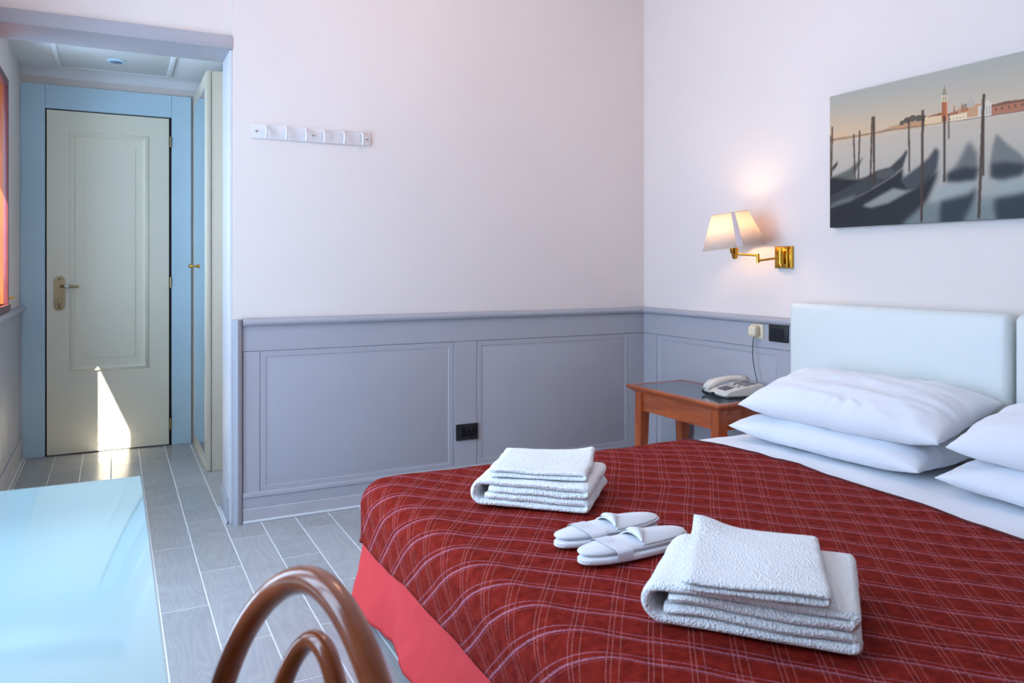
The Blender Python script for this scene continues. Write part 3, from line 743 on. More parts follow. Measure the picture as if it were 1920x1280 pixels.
# ------------------------------------------------------------------ brass swing-arm wall lamp
lm = empty('wall_lamp', (XR, 2.62, 1.2)); tag(lm, 'lit brass swing-arm wall lamp with a cream fabric shade', 'lamp')
bm = bmesh.new(); bbox(bm, (XR - 0.016, XR + 0.002), (2.571, 2.670), (1.148, 1.249), 0.003); bbox(bm, (XR - 0.026, XR - 0.014), (2.586, 2.655), (1.152, 1.245), 0.003); pl_ = put('back_plate', bm, 'brass', lm, 40)
for z in (1.238, 1.160):
    bm = bmesh.new(); lathe(bm, [(0.006, 0), (0.006, 0.004), (0.003, 0.006)], (XR - 0.026, 2.62, z), (-1, 0, 0), 12); put('screw', bm, 'brass', pl_, 50)
P0 = Vector((XR - 0.045, 2.605, 1.197)); P1 = Vector((2.63, 2.679, 1.195)); P2 = Vector((2.570, 2.765, 1.214))
bm = bmesh.new(); tube(bm, [P0 + Vector((0, 0, -0.032)), P0 + Vector((0, 0, 0.032))], 0.010, 16); bbox(bm, (XR - 0.040, XR - 0.022), (2.598, 2.612), (1.178, 1.216), 0.002); put('pivot', bm, 'brass', lm, 50)
bm = bmesh.new(); tube(bm, [P0, P1 + Vector((0, 0, -0.012))], 0.0052, 12); put('arm', bm, 'brass', lm, 60)
bm = bmesh.new(); tube(bm, [P1 + Vector((0, 0, -0.022)), P1 + Vector((0, 0, 0.020))], 0.0075, 14); put('elbow', bm, 'brass', lm, 50)
bm = bmesh.new(); tube(bm, [P1 + Vector((0, 0, 0.012)), P2 + Vector((0.004, -0.006, 0))], 0.0052, 12); put('arm', bm, 'brass', lm, 60)
AX = Vector((-0.891 * 0.14, 0.454 * 0.14, 0.990)).normalized()
bm = bmesh.new(); lathe(bm, [(0.009, -0.022), (0.0125, -0.018), (0.0135, 0.0), (0.019, 0.010), (0.019, 0.045), (0.014, 0.050), (0.014, 0.062)], P2, AX, 20); put('socket', bm, 'brass', lm, 40)
SB = Vector((2.570, 2.767, 1.247))
bm = bmesh.new(); lathe(bm, [(0.012, 0.058), (0.024, 0.072), (0.030, 0.088), (0.026, 0.106), (0.012, 0.118), (0.002, 0.121)], P2, AX, 20); put('bulb', bm, 'bulb', lm, 180)
bm = bmesh.new()
prof = [(0.144, 0.0), (0.0835, 0.158)]
lathe(bm, prof, SB, AX, 64, cap=False); sh = put('shade', bm, 'shade', lm, 180); solid(sh, 0.0012)
for r, h in prof:
    bm = bmesh.new(); o_ = SB + AX * h; u = AX.orthogonal().normalized(); w = AX.cross(u)
    tube(bm, [o_ + (u * math.cos(2 * math.pi * k / 48) + w * math.sin(2 * math.pi * k / 48)) * (r + 0.0005) for k in range(48)], 0.0018, 6, closed=True); put('rim_tape', bm, 'shade', sh, 180)
# seam of the shade: a strip on the side facing the room
bm = bmesh.new(); vd = Vector((-SB.x, -SB.y, 0)).normalized(); u = (vd - AX * vd.dot(AX)).normalized(); w = AX.cross(u)
a0 = 0.17
V = []
for (r, h) in prof:
    V.append([bm.verts.new(SB + AX * h + (u * math.cos(a) + w * math.sin(a)) * (r + 0.0016)) for a in (a0 - 0.10, a0, a0 + 0.10)])
for k in range(2): bm.faces.new((V[0][k], V[0][k + 1], V[1][k + 1], V[1][k]))
o = put('seam', bm, 'shadeseam', sh); solid(o, 0.0006)
bm = bmesh.new()
for k in range(3):
    a = 2 * math.pi * k / 3 + 0.4; uu_ = AX.orthogonal().normalized(); ww_ = AX.cross(uu_)
    e = SB + AX * 0.012 + (uu_ * math.cos(a) + ww_ * math.sin(a)) * 0.139
    tube(bm, [P2 + AX * 0.048, e], 0.0014, 6)
put('shade_spider', bm, 'brass', sh)
ld = bpy.data.lights.new('wall_lamp_glow', 'POINT'); ld.energy = 2.3; ld.color = (1.0, 0.70, 0.42); ld.shadow_soft_size = 0.03
lo = bpy.data.objects.new('wall_lamp_glow', ld); C.objects.link(lo); lo.location = P2 + AX * 0.128; par(lo, lm)

# ------------------------------------------------------------------ ceiling lamp of the room
cl = empty('ceiling_lamp', (1.15, 2.35, ZC)); tag(cl, 'lit opal globe ceiling lamp with a brass collar above the bed', 'lamp')
bm = bmesh.new(); lathe(bm, [(0.07, 0.0), (0.07, -0.02), (0.045, -0.05), (0.04, -0.06)], (1.15, 2.35, ZC), n=32); put('collar', bm, 'brass', cl, 40)
bm = bmesh.new(); lathe(bm, [(0.04, -0.05)] + [(0.15 * math.sin(a), -0.19 + 0.15 * math.cos(a)) for a in [0.3 + k * (math.pi - 0.32) / 20 for k in range(21)]], (1.15, 2.35, ZC), n=40); put('globe', bm, emit('opal_globe', (1.0, 0.58, 0.36), 14.0), cl, 180)

# ------------------------------------------------------------------ bed
BX0, BX1, BY0, BY1, BZ = 0.755, 2.62, 0.62, 2.455, 0.470
bd = empty('bed', ((BX0 + BX1) / 2, (BY0 + BY1) / 2, 0)); tag(bd, 'double bed made of two mattresses under a red plaid bedspread', 'bed')
for k in range(2):
    y0 = BY0 + k * (BY1 - BY0) / 2 + 0.003; y1 = y0 + (BY1 - BY0) / 2 - 0.006
    box('mattress', (BX0 + 0.01, BX1 - 0.02), (y0 + 0.01, y1 - 0.01), (0.24, BZ - 0.006), 'mattress', bd, 0.05, 4)
    box('base', (BX0 + 0.03, BX1 - 0.02), (y0 + 0.02, y1 - 0.02), (0.14, 0.24), 'mattress', bd, 0.01)
    for x in (BX0 + 0.12, BX1 - 0.12):
        for y in (y0 + 0.12, y1 - 0.12):
            bm = bmesh.new(); tube(bm, [(x, y, 0.0), (x, y, 0.141)], 0.022, 12); put('leg', bm, 'black', bd, 50)

def drape(u, v, x0, y0, y1, ztop, r, hemz, flare=0.0):
    """cloth laid over the mattress: u from the foot edge inwards (negative = over the edge), v across; returns a point"""
    du = max(0.0, -u); x = x0 + max(u, 0.0)
    dv = 0.0; sy = 0
    if v < y0: dv = y0 - v; sy = -1
    elif v > y1: dv = v - y1; sy = 1
    d = math.hypot(du, dv)
    if du > 0 and dv > 0: k_ = min(1.0, 0.245 / max(d, 1e-9)); du *= k_; dv *= k_; d *= k_
    if d < 1e-9: return Vector((x, v, ztop))
    nx, ny = -du / d, sy * dv / d
    q = r * math.pi / 2
    if d < q: lat = r * math.sin(d / r); dz = r * (1 - math.cos(d / r))
    else: lat = r + (d - q) * flare; dz = r + (d - q)
    return Vector((x + nx * lat, min(max(v, y0), y1) + ny * lat, ztop - dz))

# white sheet, visible between bedspread and pillows
bm = bmesh.new()
def f_sheet(i, j):
    u = 0.95 + i * (1.845 - 0.95); v = BY0 - 0.28 + j * (BY1 - BY0 + 0.56)
    p = drape(u, v, BX0, BY0 + 0.04, BY1 - 0.04, BZ, 0.045, 0.2)
    w = 0.0035 * fbm(p.x * 4 + 3, p.y * 9) + 0.003 * math.sin(p.x * 55 + 6 * fbm(p.x * 2, p.y * 1.4, 3)) * max(0, fbm(p.x * 1.5, p.y * 1.5, 8) + 0.2)
    if p.z > BZ - 0.02: p.z += w
    else: p.y += w * 1.5
    return p
grid(bm, 60, 120, f_sheet)
o = put('bed_sheet', bm, 'sheet', None, 180); solid(o, 0.002); tag(o, 'white cotton sheet turned out above the red bedspread', 'bed sheet')

# plaid bedspread
SPX0, SPY0, SPY1, SPZ, SPR = 0.775, 0.68, 2.395, 0.484, 0.085
ULEN = 1.26
def spread_uv(i, j):
    return (-0.225 + i * (ULEN + 0.225), (SPY0 - 0.27) + j * (SPY1 - SPY0 + 0.54))
def f_spread(i, j):
    u, v = spread_uv(i, j)
    # hem towards the pillows is slightly wavy
    edge = float(np.interp(v, [0.3, 0.7, 1.14, 1.49, 1.93, 2.25, 2.46, 2.7], [1.95, 1.96, 1.985, 2.03, 2.072, 2.03, 1.975, 1.96])) + 0.006 * fbm(v * 4, 4.0) - SPX0 - ULEN
    if u > 0: u2 = u * (ULEN + edge - 0.0) / ULEN
    else: u2 = u * (1 + 0.06 * math.sin(v * 6) + 0.05 * fbm(v * 3, 1))
    p = drape(u2, v, SPX0, SPY0, SPY1, SPZ, SPR, 0.3, 0.06)
    n1 = fbm(u * 2.2 + 1.7, v * 2.2)
    p.z += 0.006 * n1 + 0.0028 * fbm(u * 8, v * 8, 5)
    if p.z < SPZ - 0.07:
        k = min(1, (SPZ - 0.07 - p.z) / 0.1)
        if u < 0: p.x += k * (0.008 * math.sin(v * 9 + 2 * fbm(v, 2.0)))
        if v > SPY1 or v < SPY0: p.y += k * 0.010 * math.sin(u * 10)
    return p
bm = bmesh.new(); grid(bm, 130, 190, f_spread, 'cloth', spread_uv)
o = put('bedspread', bm, 'spread', None, 180); solid(o, 0.005, -1.0); tag(o, 'dark red plaid bedspread with pale pink diagonal stripes over the bed', 'bedspread')
# dark rolled hem along the sheet side
bm = bmesh.new(); pts = [f_spread(1.0, j / 150) + Vector((0.002, 0, 0.0)) for j in range(8, 143)]
tube(bm, pts, 0.0045, 8); h_ = put('hem', bm, 'hem', o, 180)

# coral bed skirt
bm = bmesh.new()
path = []
def skirt_pt(s):
    """runs along the far side, round the corner, along the foot and back along the near side"""
    L1, L2 = BX1 - 0.745, 2.455 - 0.62
    if s < L1: return Vector((BX1 - s, 2.462, 0)), Vector((0, 1, 0))
    if s < L1 + L2: return Vector((0.742, 2.462 - (s - L1), 0)), Vector((-1, 0, 0))
    return Vector((0.742 + (s - L1 - L2), 0.615, 0)), Vector((0, -1, 0))
SL = 2 * (BX1 - 0.745) + (2.455 - 0.62)
def f_skirt(i, j):
    s = i * SL; p, n = skirt_pt(s)
    L1 = BX1 - 0.745; L2 = 2.455 - 0.62
    dc = min(abs(s - L1), abs(s - L1 - L2))
    z = 0.40 - j * 0.372
    fl_ = j * (0.018 + 0.012 * math.sin(s * 11 + 3 * fbm(s, 1.0)) + 0.010 * fbm(s * 4, j * 2))
    fl_ += 0.006 * j * fbm(s * 14 + 3 * j, j * 3, 7.0) + 0.004 * math.sin(s * 37 + 5 * fbm(s * 3, j, 2)) * j * max(0, fbm(s * 2, 3.0))
    p = p + n * fl_
    if dc < 0.14:
        k = (1 - dc / 0.14) ** 1.5 * j
        p += (Vector((-0.012, 0.130, 0)) if abs(s - L1) < 0.2 else Vector((-0.012, -0.10, 0))) * k
        n2 = 0.0
    z += j * (0.014 * fbm(s * 3.2, 9.0) + 0.012 * max(0, math.sin(s * 3.7)))
    if abs(z) < 0.004: z = 0.004
    p.z = max(z, 0.004); return p
grid(bm, 420, 24, f_skirt)
o = put('bed_skirt', bm, 'skirt', None, 180); solid(o, 0.0025, 0.0); tag(o, 'coral red cotton bed skirt hanging to the floor round the bed', 'bed skirt')

# headboards
def headboard(y0, y1, label, buttons):
    h = empty('headboard', (XR - 0.06, (y0 + y1) / 2, 0)); tag(h, label, 'headboard', 'twin padded headboards')
    bm = bmesh.new()
    bbox(bm, (XR - 0.112, XR - 0.034), (y0, y1), (0.28, 1.0), 0.026, 5)
    bmesh.ops.subdivide_edges(bm, edges=[e for e in bm.edges if e.calc_length() > 0.25], cuts=14, use_grid_fill=True)
    for v in bm.verts:
        if v.co.x < XR - 0.10:
            a = (v.co.y - y0) / (y1 - y0); b = (v.co.z - 0.28) / 0.72
            v.co.x -= 0.010 * (max(0, 1 - (2 * a - 1) ** 4)) * max(0, 1 - (2 * b - 1) ** 4)
            for by, bz in buttons:
                d = math.hypot(v.co.y - by, v.co.z - bz); v.co.x += 0.010 * math.exp(-(d / 0.035) ** 2)
    put('cushion', bm, 'leather', h, 60)
    for by, bz in buttons:
        bm = bmesh.new(); lathe(bm, [(0.014, -0.004), (0.0135, 0.003), (0.009, 0.007), (0.002, 0.0085)], (XR - 0.111, by, bz), (-1, 0, 0), 16); put('button', bm, 'leather', h, 60)
    box('post', (XR - 0.10, XR - 0.05), (y0 + 0.05, y0 + 0.11), (0.0, 0.29), 'mattress', h, 0.003); box('post', (XR - 0.10, XR - 0.05), (y1 - 0.11, y1 - 0.05), (0.0, 0.29), 'mattress', h, 0.003)
headboard(1.552, 2.498, 'padded white leatherette headboard next to the nightstand', [(2.19, 0.724), (1.862, 0.722)])
headboard(0.592, 1.538, 'padded white leatherette headboard cut by the right picture edge', [(1.23, 0.722), (0.90, 0.722)])

# ------------------------------------------------------------------ pillows
def pillow(label, c, size, th, rot, seed, sag=0.0, curve=0.0):
    """c: centre of the underside"""
    lx, ly = size
    def surf(s):
        def fn(i, j):
            a, b = 2 * i - 1, 2 * j - 1
            e = max(0.0, (1 - abs(a) ** 2.8)) ** 0.55 * max(0.0, (1 - abs(b) ** 3.6)) ** 0.55
            pin = 1 - 0.05 * (1 - abs(b) ** 2) * abs(a) ** 8 * 1.2
            x = a * lx / 2 * (1 - 0.05 * (1 - abs(a)) * 0) * (1 - 0.045 * (1 - b * b) * abs(a) ** 3)
            y = b * ly / 2 * (1 - 0.035 * (1 - a * a) * abs(b) ** 3)
            z = s * e * th * (0.58 if s > 0 else 0.42)
            ed = max(abs(a), abs(b)); wr = 0.0
            rad = math.atan2(b * ly, a * lx)
            wr += 0.022 * math.sin(rad * 19 + seed * 2 + 3 * fbm(a * 2, b * 2, seed)) * max(0, ed - 0.55) * 1.3 * e * max(0.0, 0.5 + fbm(a * 1.3 + seed, b * 1.3, 2.0))
            wr += 0.007 * math.sin(a * 15 - b * 3 + 4 * fbm(a * 1.5, b * 1.1, seed + 1)) * max(0, fbm(a * 1.2, b * 1.2, seed + 6) + 0.15) * e
            wr += 0.007 * fbm(a * 1.8 + seed, b * 2.2, seed) * e + 0.003 * fbm(a * 5 + seed, b * 6, seed + 3) * e
            z += wr * (1 if s > 0 else 0.5) + curve * (a * a) * 0.0
            z += 0.012 * (1 - e) * fbm(a * 2 + 5, b * 2, seed)
            return Vector((x, y, z))
        return fn
    bm = bmesh.new(); n, m = 56, 80
    Vt = grid(bm, n, m, surf(1)); Vb = grid(bm, n, m, surf(-1))
    bmesh.ops.remove_doubles(bm, verts=bm.verts[:], dist=0.0008)
    zmin = min(v.co.z for v in bm.verts)
    for v in bm.verts: v.co.z -= zmin
    o = link('pillow', bm, 'pillow', None, 180, loc=c, rot=tuple(R(a) for a in rot)); tag(o, label, 'pillow', 'white bed pillows')
    # hem line of the pillowcase near the open end
    return o
pb1 = pillow('lower white pillow of the stack beside the telephone', (2.393, 1.99, 0.472), (0.40, 0.80), 0.13, (0, -1, 3), 1.3)
pb2 = pillow('upper white pillow leaning on the headboard beside the telephone', (2.402, 1.935, 0.594), (0.395, 0.80), 0.155, (0, -13, 4), 4.1)
pb3 = pillow('lower white pillow of the stack cut by the right picture edge', (2.405, 1.125, 0.472), (0.40, 0.80), 0.13, (0, -1, 2), 7.7)
pb4 = pillow('upper white pillow of the stack cut by the right picture edge', (2.408, 1.090, 0.594), (0.395, 0.80), 0.165, (0, -13, -1), 9.2)

# ------------------------------------------------------------------ towels
def towel_profile(w, layers, t):
    """centre line of a towel folded in half with both ends tucked in (four layers) or once (two layers)"""
    h = w / 2; pts = []
    def arc(cx, cz, r, a0, a1, n=8): return [(cx + r * math.cos(a0 + (a1 - a0) * k / n), cz + r * math.sin(a0 + (a1 - a0) * k / n)) for k in range(n + 1)]
    if layers == 4:
        z = [t * (k + 0.5) for k in range(4)]
        pts += [(-h + 0.045 + (2 * h - 0.07) * k / 10, z[1]) for k in range(10)]
        pts += arc(h - t * 1.0, (z[0] + z[1]) / 2, t / 2, math.pi / 2, -math.pi / 2)
        pts += [(h - t - (2 * h - 3.0 * t) * k / 12, z[0]) for k in range(1, 12)]
        pts += arc(-h + 1.5 * t + 0.5 * t, (z[0] + z[3]) / 2, 1.5 * t, -math.pi / 2, -3 * math.pi / 2, 14)
        pts += [(-h + 2.0 * t + (2 * h - 3.0 * t) * k / 12, z[3]) for k in range(1, 12)]
        pts += arc(h - t * 1.0, (z[2] + z[3]) / 2, t / 2, math.pi / 2, -math.pi / 2)
        pts += [(h - t - (2 * h - 0.075) * k / 10, z[2]) for k in range(1, 11)]
    else:
        z = [t * (k + 0.5) for k in range(2)]
        pts += [(-h + (2 * h - t) * k / 12, z[0]) for k in range(12)]
        pts += arc(h - t * 1.0, (z[0] + z[1]) / 2, t / 2, -math.pi / 2, math.pi / 2)
        pts += [(h - t - (2 * h - t) * k / 12, z[1]) for k in range(1, 13)]
    return pts
def towel(label, loc, rz, w, d, layers, t, seed, deform=None, tilt=0.0):
    pts = towel_profile(w, layers, t); n = len(pts)
    left, right = [], []
    for i, (x, z) in enumerate(pts):
        a = pts[max(i - 1, 0)]; b = pts[min(i + 1, n - 1)]
        tx_, tz_ = b[0] - a[0], b[1] - a[1]; L = math.hypot(tx_, tz_) or 1
        nx, nz = -tz_ / L, tx_ / L; ht = t * 0.43
        left.append((x + nx * ht, z + nz * ht)); right.append((x - nx * ht, z - nz * ht))
    loop = left + right[::-1]; m = len(loop); ND = 34
    cen = [pts[i] for i in range(n)] + [pts[i] for i in range(n)][::-1]
    bm = bmesh.new(); rings = []
    for k in range(-2, ND + 3):
        q = min(max(k, 0), ND) / ND
        y = (q - 0.5) * d
        sh = 0.15 if k in (-2, ND + 2) else (0.66 if k in (-1, ND + 1) else (0.92 if k in (0, ND) else 1.0))
        yy = y + (-0.0065 if k == -2 else -0.0045 if k == -1 else 0.0045 if k == ND + 1 else 0.0065 if k == ND + 2 else 0)
        ring = []
        for (x, z), (cx_, cz_) in zip(loop, cen):
            X_, Z_ = cx_ + (x - cx_) * sh, cz_ + (z - cz_) * sh
            p = Vector((X_ + 0.004 * fbm(q * 3, z * 30, seed + 4), yy + 0.004 * fbm(X_ * 9, z * 60, seed + 9), Z_))
            lift = 0.004 * fbm(p.x * 7 + seed, p.y * 7, seed) * min(1, Z_ / (t * 1.2))
            p.z += lift + 0.0006 * fbm(p.x * 160, p.y * 160, p.z * 160) 
            if deform: p = deform(p)
            ring.append(bm.verts.new(p))
        rings.append(ring)
    for a, b in zip(rings, rings[1:]):
        for k in range(m): bm.faces.new((a[k], a[(k + 1) % m], b[(k + 1) % m], b[k]))
    for r_ in (rings[0], rings[-1]):
        for k in range(n - 1): bm.faces.new((r_[k], r_[k + 1], r_[m - 2 - k], r_[m - 1 - k]))
    o = link('towel', bm, 'terry', None, 180, loc=loc, rot=(0, R(tilt), rz)); tag(o, label, 'towel', 'folded white towels on the bed')
    return o
ST = SPZ + 0.006
towel('large folded white towel under a small one on the far foot of the bed', (1.112, 1.995, ST), R(-43), 0.345, 0.275, 4, 0.019, 1.0)
def sag1(p):
    p = p.copy(); p.z += 0.10 * max(0, p.x - 0.09) ** 1.4 * 0 - 0.012 * (p.y / 0.14) * 0; return p
def corner_up(cx, cy, h, r):
    def fn(p):
        p = p.copy(); d = math.hypot(p.x - cx, p.y - cy); p.z += h * math.exp(-(d / r) ** 2); return p
    return fn
towel('small folded white towel on top of the stack near the grey wall', (1.128, 2.000, ST + 0.077), R(-38), 0.275, 0.255, 2, 0.013, 5.0, corner_up(0.14, 0.13, 0.016, 0.05))
towel('large folded white towel under a small one nearest the camera', (1.122, 1.155, ST), R(-49), 0.385, 0.285, 4, 0.020, 12.0)
towel('small folded white towel on top of the stack nearest the camera', (1.112, 1.140, ST + 0.082), R(-44), 0.255, 0.30, 2, 0.013, 15.0, corner_up(-0.12, 0.15, 0.022, 0.05))

# ------------------------------------------------------------------ slippers
def sole_outline(L, k=1.0, n=40):
    pts = []
    for i in range(n):
        a = 2 * math.pi * i / n; x = 0.5 * L * math.copysign(abs(math.cos(a)) ** 0.85, math.cos(a))
        w = (0.046 + 0.008 * (x / L)) * k
        y = w * math.copysign(abs(math.sin(a)) ** 0.8, math.sin(a)); pts.append((x, y))
    return pts
def slab(bm, pts, z0, z1, bev=0.003):
    n = len(pts); lev = [(0.94, z0), (1.0, z0 + bev), (1.0, z1 - bev), (0.94, z1)]
    rings = [[bm.verts.new((x * s, y * s, z)) for x, y in pts] for s, z in lev]
    for a, b in zip(rings, rings[1:]):
        for k in range(n): bm.faces.new((a[k], a[(k + 1) % n], b[(k + 1) % n], b[k]))
    bm.faces.new(rings[0][::-1]); bm.faces.new(rings[-1])
def slipper(label, loc, rz):
    s = empty('slipper', loc, rz); tag(s, label, 'slipper', 'white hotel slippers')
    L = 0.305
    def part(name, bm, mat, parent, sm=60):
        return link(name, bm, mat, parent, sm, local=True)
    bm = bmesh.new(); slab(bm, sole_outline(L), 0.0, 0.014)
    for v in bm.verts: v.co.x -= 0.010; v.co.y -= 0.010
    part('lower_sole', bm, 'slipper', s)
    bm = bmesh.new(); slab(bm, sole_outline(L, 0.96), 0.0145, 0.027); part('sole', bm, 'slipper', s)
    # stitched edge binding
    bm = bmesh.new(); tube(bm, [(x * 1.0, y * 0.97, 0.0215) for x, y in sole_outline(L, 1.0, 60)], 0.0030, 8, closed=True); part('edge_binding', bm, 'slipper', s)
    # vamp over the toe half, pressed flat with a folded opening
    def fv(i, j):
        x = -0.005 + i * (L / 2 - 0.002 + 0.005); b = 2 * j - 1
        tt = max(0.0, 1 - (max(x, 0) / (L / 2)) ** 2.4) ** 0.45
        w = (0.0455 + 0.008 * x / L) * tt
        y = b * w
        z = 0.0265 + (1 - abs(b) ** 2.2) * (0.016 * tt * (1 - 0.25 * i)) - 0.006 * math.exp(-((b - 0.25) / 0.25) ** 2) * i * tt
        return Vector((x, y, z))
    bm = bmesh.new(); grid(bm, 22, 24, fv)
    o = part('vamp', bm, 'slipper', s, 180); solid(o, 0.003, -1)
    # folded flap at the vamp's opening
    def ff(i, j):
        b = -0.92 + 1.35 * j; tip = 0.004 + 0.034 * max(0.0, 1 - abs(b - 0.05) / 0.95)
        x = -0.008 + i * tip
        z = 0.0272 + (1 - min(1, abs(b)) ** 2.2) * 0.0172 + 0.0045 * math.sin(min(1, i * 1.15) * math.pi) + 0.0015
        return Vector((x, b * 0.0450, z))
    bm = bmesh.new(); grid(bm, 8, 20, ff); o = part('vamp_flap', bm, 'slipper', s, 180); solid(o, 0.002, 0)
    # paper band
    def fp(i, j):
        x = -0.085 + 0.045 * i; a = 2 * math.pi * j
        y = 0.0525 * math.copysign(abs(math.cos(a)) ** 0.35, math.cos(a)); z = 0.015 + 0.0155 * math.copysign(abs(math.sin(a)) ** 0.5, math.sin(a))
        return Vector((x - 0.004, y - 0.003, max(z, 0.0003)))
    bm = bmesh.new(); grid(bm, 4, 48, fp); bmesh.ops.remove_doubles(bm, verts=bm.verts[:], dist=1e-5); bnd = part('paper_band', bm, 'paper', s, 60)
    for k, (yy, ln) in enumerate(((0.020, 0.020), (0.008, 0.028), (-0.004, 0.016))):
        bm = bmesh.new(); bbox(bm, (-0.075 + k * 0.008, -0.0738 + k * 0.008), (0.005 - ln / 2, 0.005 + ln / 2), (0.0303, 0.0310)); part('printed_line', bm, 'ink', bnd)
slipper('white hotel slipper nearer the far towel stack', (1.098, 1.628, ST), R(3))
slipper('white hotel slipper nearer the camera with its paper band in front', (1.092, 1.512, ST), R(3))

# ------------------------------------------------------------------ nightstand
ns = empty('nightstand', (2.545, 2.975, 0)); tag(ns, 'cherry wood nightstand with an inset glass top beside the bed', 'nightstand')
nx0, nx1, ny0, ny1, nz = 2.350, 2.715, 2.628, 3.320, 0.550
bm = bmesh.new()
lev = [(0.030, nz - 0.034), (0.026, nz - 0.030), (0.004, nz - 0.014), (0.0, nz - 0.010), (0.0, nz - 0.004), (0.003, nz), (0.036, nz), (0.037, nz - 0.0035)]
rings = [[bm.verts.new((a, b, z)) for a, b in ((nx0 + i, ny0 + i), (nx1 - i * 0.6, ny0 + i), (nx1 - i * 0.6, ny1 - i), (nx0 + i, ny1 - i))] for i, z in lev]
for a, b in zip(rings, rings[1:]):
    for k in range(4): bm.faces.new((a[k], a[(k + 1) % 4], b[(k + 1) % 4], b[k]))
bm.faces.new(rings[0][::-1]); bm.faces.new(rings[-1])
top = put('top', bm, 'cherry', ns, 25)
box('glass_inset', (nx0 + 0.038, nx1 - 0.024), (ny0 + 0.038, ny1 - 0.038), (nz - 0.006, nz - 0.0008), 'nsglass', top, 0.0008, 1)
lx0, lx1, ly0, ly1, lw = nx0 + 0.032, nx1 - 0.02, ny0 + 0.035, ny1 - 0.035, 0.055
def nleg(x, y, sx, sy):
    bm = bmesh.new(); r0 = []
    for z, w in ((0.0, 0.034), (0.12, 0.040), (0.30, 0.050), (nz - 0.034, lw)):
        x0, x1 = (x, x + sx * w); y0, y1 = (y, y + sy * w)
        r0.append([bm.verts.new((a, b, z)) for a, b in ((x0, y0), (x1, y0), (x1, y1), (x0, y1))])
    for a, b in zip(r0, r0[1:]):
        for k in range(4): bm.faces.new((a[k], a[(k + 1) % 4], b[(k + 1) % 4], b[k]))
    bm.faces.new(r0[0][::-1]); bm.faces.new(r0[-1])
    bmesh.ops.bevel(bm, geom=[e for e in bm.edges if abs((e.verts[0].co - e.verts[1].co).normalized().z) > 0.9], offset=0.003, segments=2, affect='EDGES')
    put('leg', bm, 'cherryv', ns, 40)
nleg(lx0, ly0, 1, 1); nleg(lx0, ly1, 1, -1); nleg(lx1, ly0, -1, 1); nleg(lx1, ly1, -1, -1)
az0, az1 = nz - 0.125, nz - 0.036
box('apron', (lx0 + 0.006, lx0 + 0.024), (ly0 + lw, ly1 - lw), (az0, az1), 'cherry', ns, 0.002); box('apron', (lx1 - 0.024, lx1 - 0.006), (ly0 + lw, ly1 - lw), (az0, az1), 'cherry', ns, 0.002)
box('apron', (lx0 + lw, lx1 - lw), (ly0 + 0.006, ly0 + 0.024), (az0, az1), 'cherry', ns, 0.002); box('apron', (lx0 + lw, lx1 - lw), (ly1 - 0.024, ly1 - 0.006), (az0, az1), 'cherry', ns, 0.002)

# ------------------------------------------------------------------ telephone
ph = empty('telephone', (2.612, 2.815, nz), R(-10)); tag(ph, 'cream desk telephone with keypad and coiled black cord on the nightstand', 'telephone')
def pp(name, bm, mat, parent=ph, sm=50): return link(name, bm, mat, parent, sm, local=True)
# local frame: -x towards the room (bottom of the phone), +y the handset side
bm = bmesh.new()
prof = [(-0.105, 0.004), (0.105, 0.004), (0.108, 0.030), (0.100, 0.058), (0.06, 0.060), (-0.02, 0.044), (-0.085, 0.030), (-0.110, 0.022)]
extrude_profile(bm, prof, (0, -0.100, 0), (0, 0.045, 0), (1, 0, 0), (0, 0, 1))
bmesh.ops.bevel(bm, geom=bm.edges[:], offset=0.006, segments=3, affect='EDGES'); body = pp('body', bm, 'phone')
bm = bmesh.new(); prof2 = [(-0.105, 0.004), (0.105, 0.004), (0.105, 0.036), (0.0, 0.030), (-0.108, 0.020)]
extrude_profile(bm, prof2, (0, 0.040, 0), (0, 0.098, 0), (1, 0, 0), (0, 0, 1)); bmesh.ops.bevel(bm, geom=bm.edges[:], offset=0.006, segments=3, affect='EDGES'); pp('cradle', bm, 'phone')
bm = bmesh.new()
hp_ = [(-0.108, 0.038), (-0.085, 0.052), (-0.04, 0.066), (0.01, 0.074), (0.06, 0.074), (0.095, 0.068), (0.108, 0.058)]
rings = []
for k, (x, z) in enumerate(hp_):
    w = [0.024, 0.029, 0.025, 0.023, 0.024, 0.029, 0.024][k]; h = [0.012, 0.018, 0.014, 0.012, 0.013, 0.017, 0.012][k]
    rings.append([bm.verts.new((x, 0.070 + w * math.copysign(abs(math.cos(a)) ** 0.7, math.cos(a)), z - 0.006 + h * math.copysign(abs(math.sin(a)) ** 0.7, math.sin(a)))) for a in [2 * math.pi * q / 20 for q in range(20)]])
for a, b in zip(rings, rings[1:]):
    for k in range(20): bm.faces.new((a[k], a[(k + 1) % 20], b[(k + 1) % 20], b[k]))
bm.faces.new(rings[0][::-1]); bm.faces.new(rings[-1]); pp('handset', bm, 'phone')
def top_z(x):
    P_ = [(-0.085, 0.030), (-0.02, 0.044), (0.06, 0.060), (0.1, 0.058)]
    for (a, za), (b, zb) in zip(P_, P_[1:]):
        if x <= b: return za + (zb - za) * (x - a) / (b - a)
    return P_[-1][1]
def key(x0, x1, y0, y1, mat, name, parent=body):
    bm = bmesh.new(); zc = top_z((x0 + x1) / 2); s = (top_z(x1) - top_z(x0)) / (x1 - x0)
    bbox(bm, (x0, x1), (y0, y1), (-0.001, 0.0022), 0.0006, 1)
    for v in bm.verts: v.co.z += top_z((x0 + x1) / 2) + (v.co.x - (x0 + x1) / 2) * s
    pp(name, bm, mat, parent)
for r in range(4):
    for c in range(3): key(-0.080 + r * 0.0125, -0.0705 + r * 0.0125, 0.018 - c * 0.026 - 0.020, 0.018 - c * 0.026, 'phonekey', 'key')
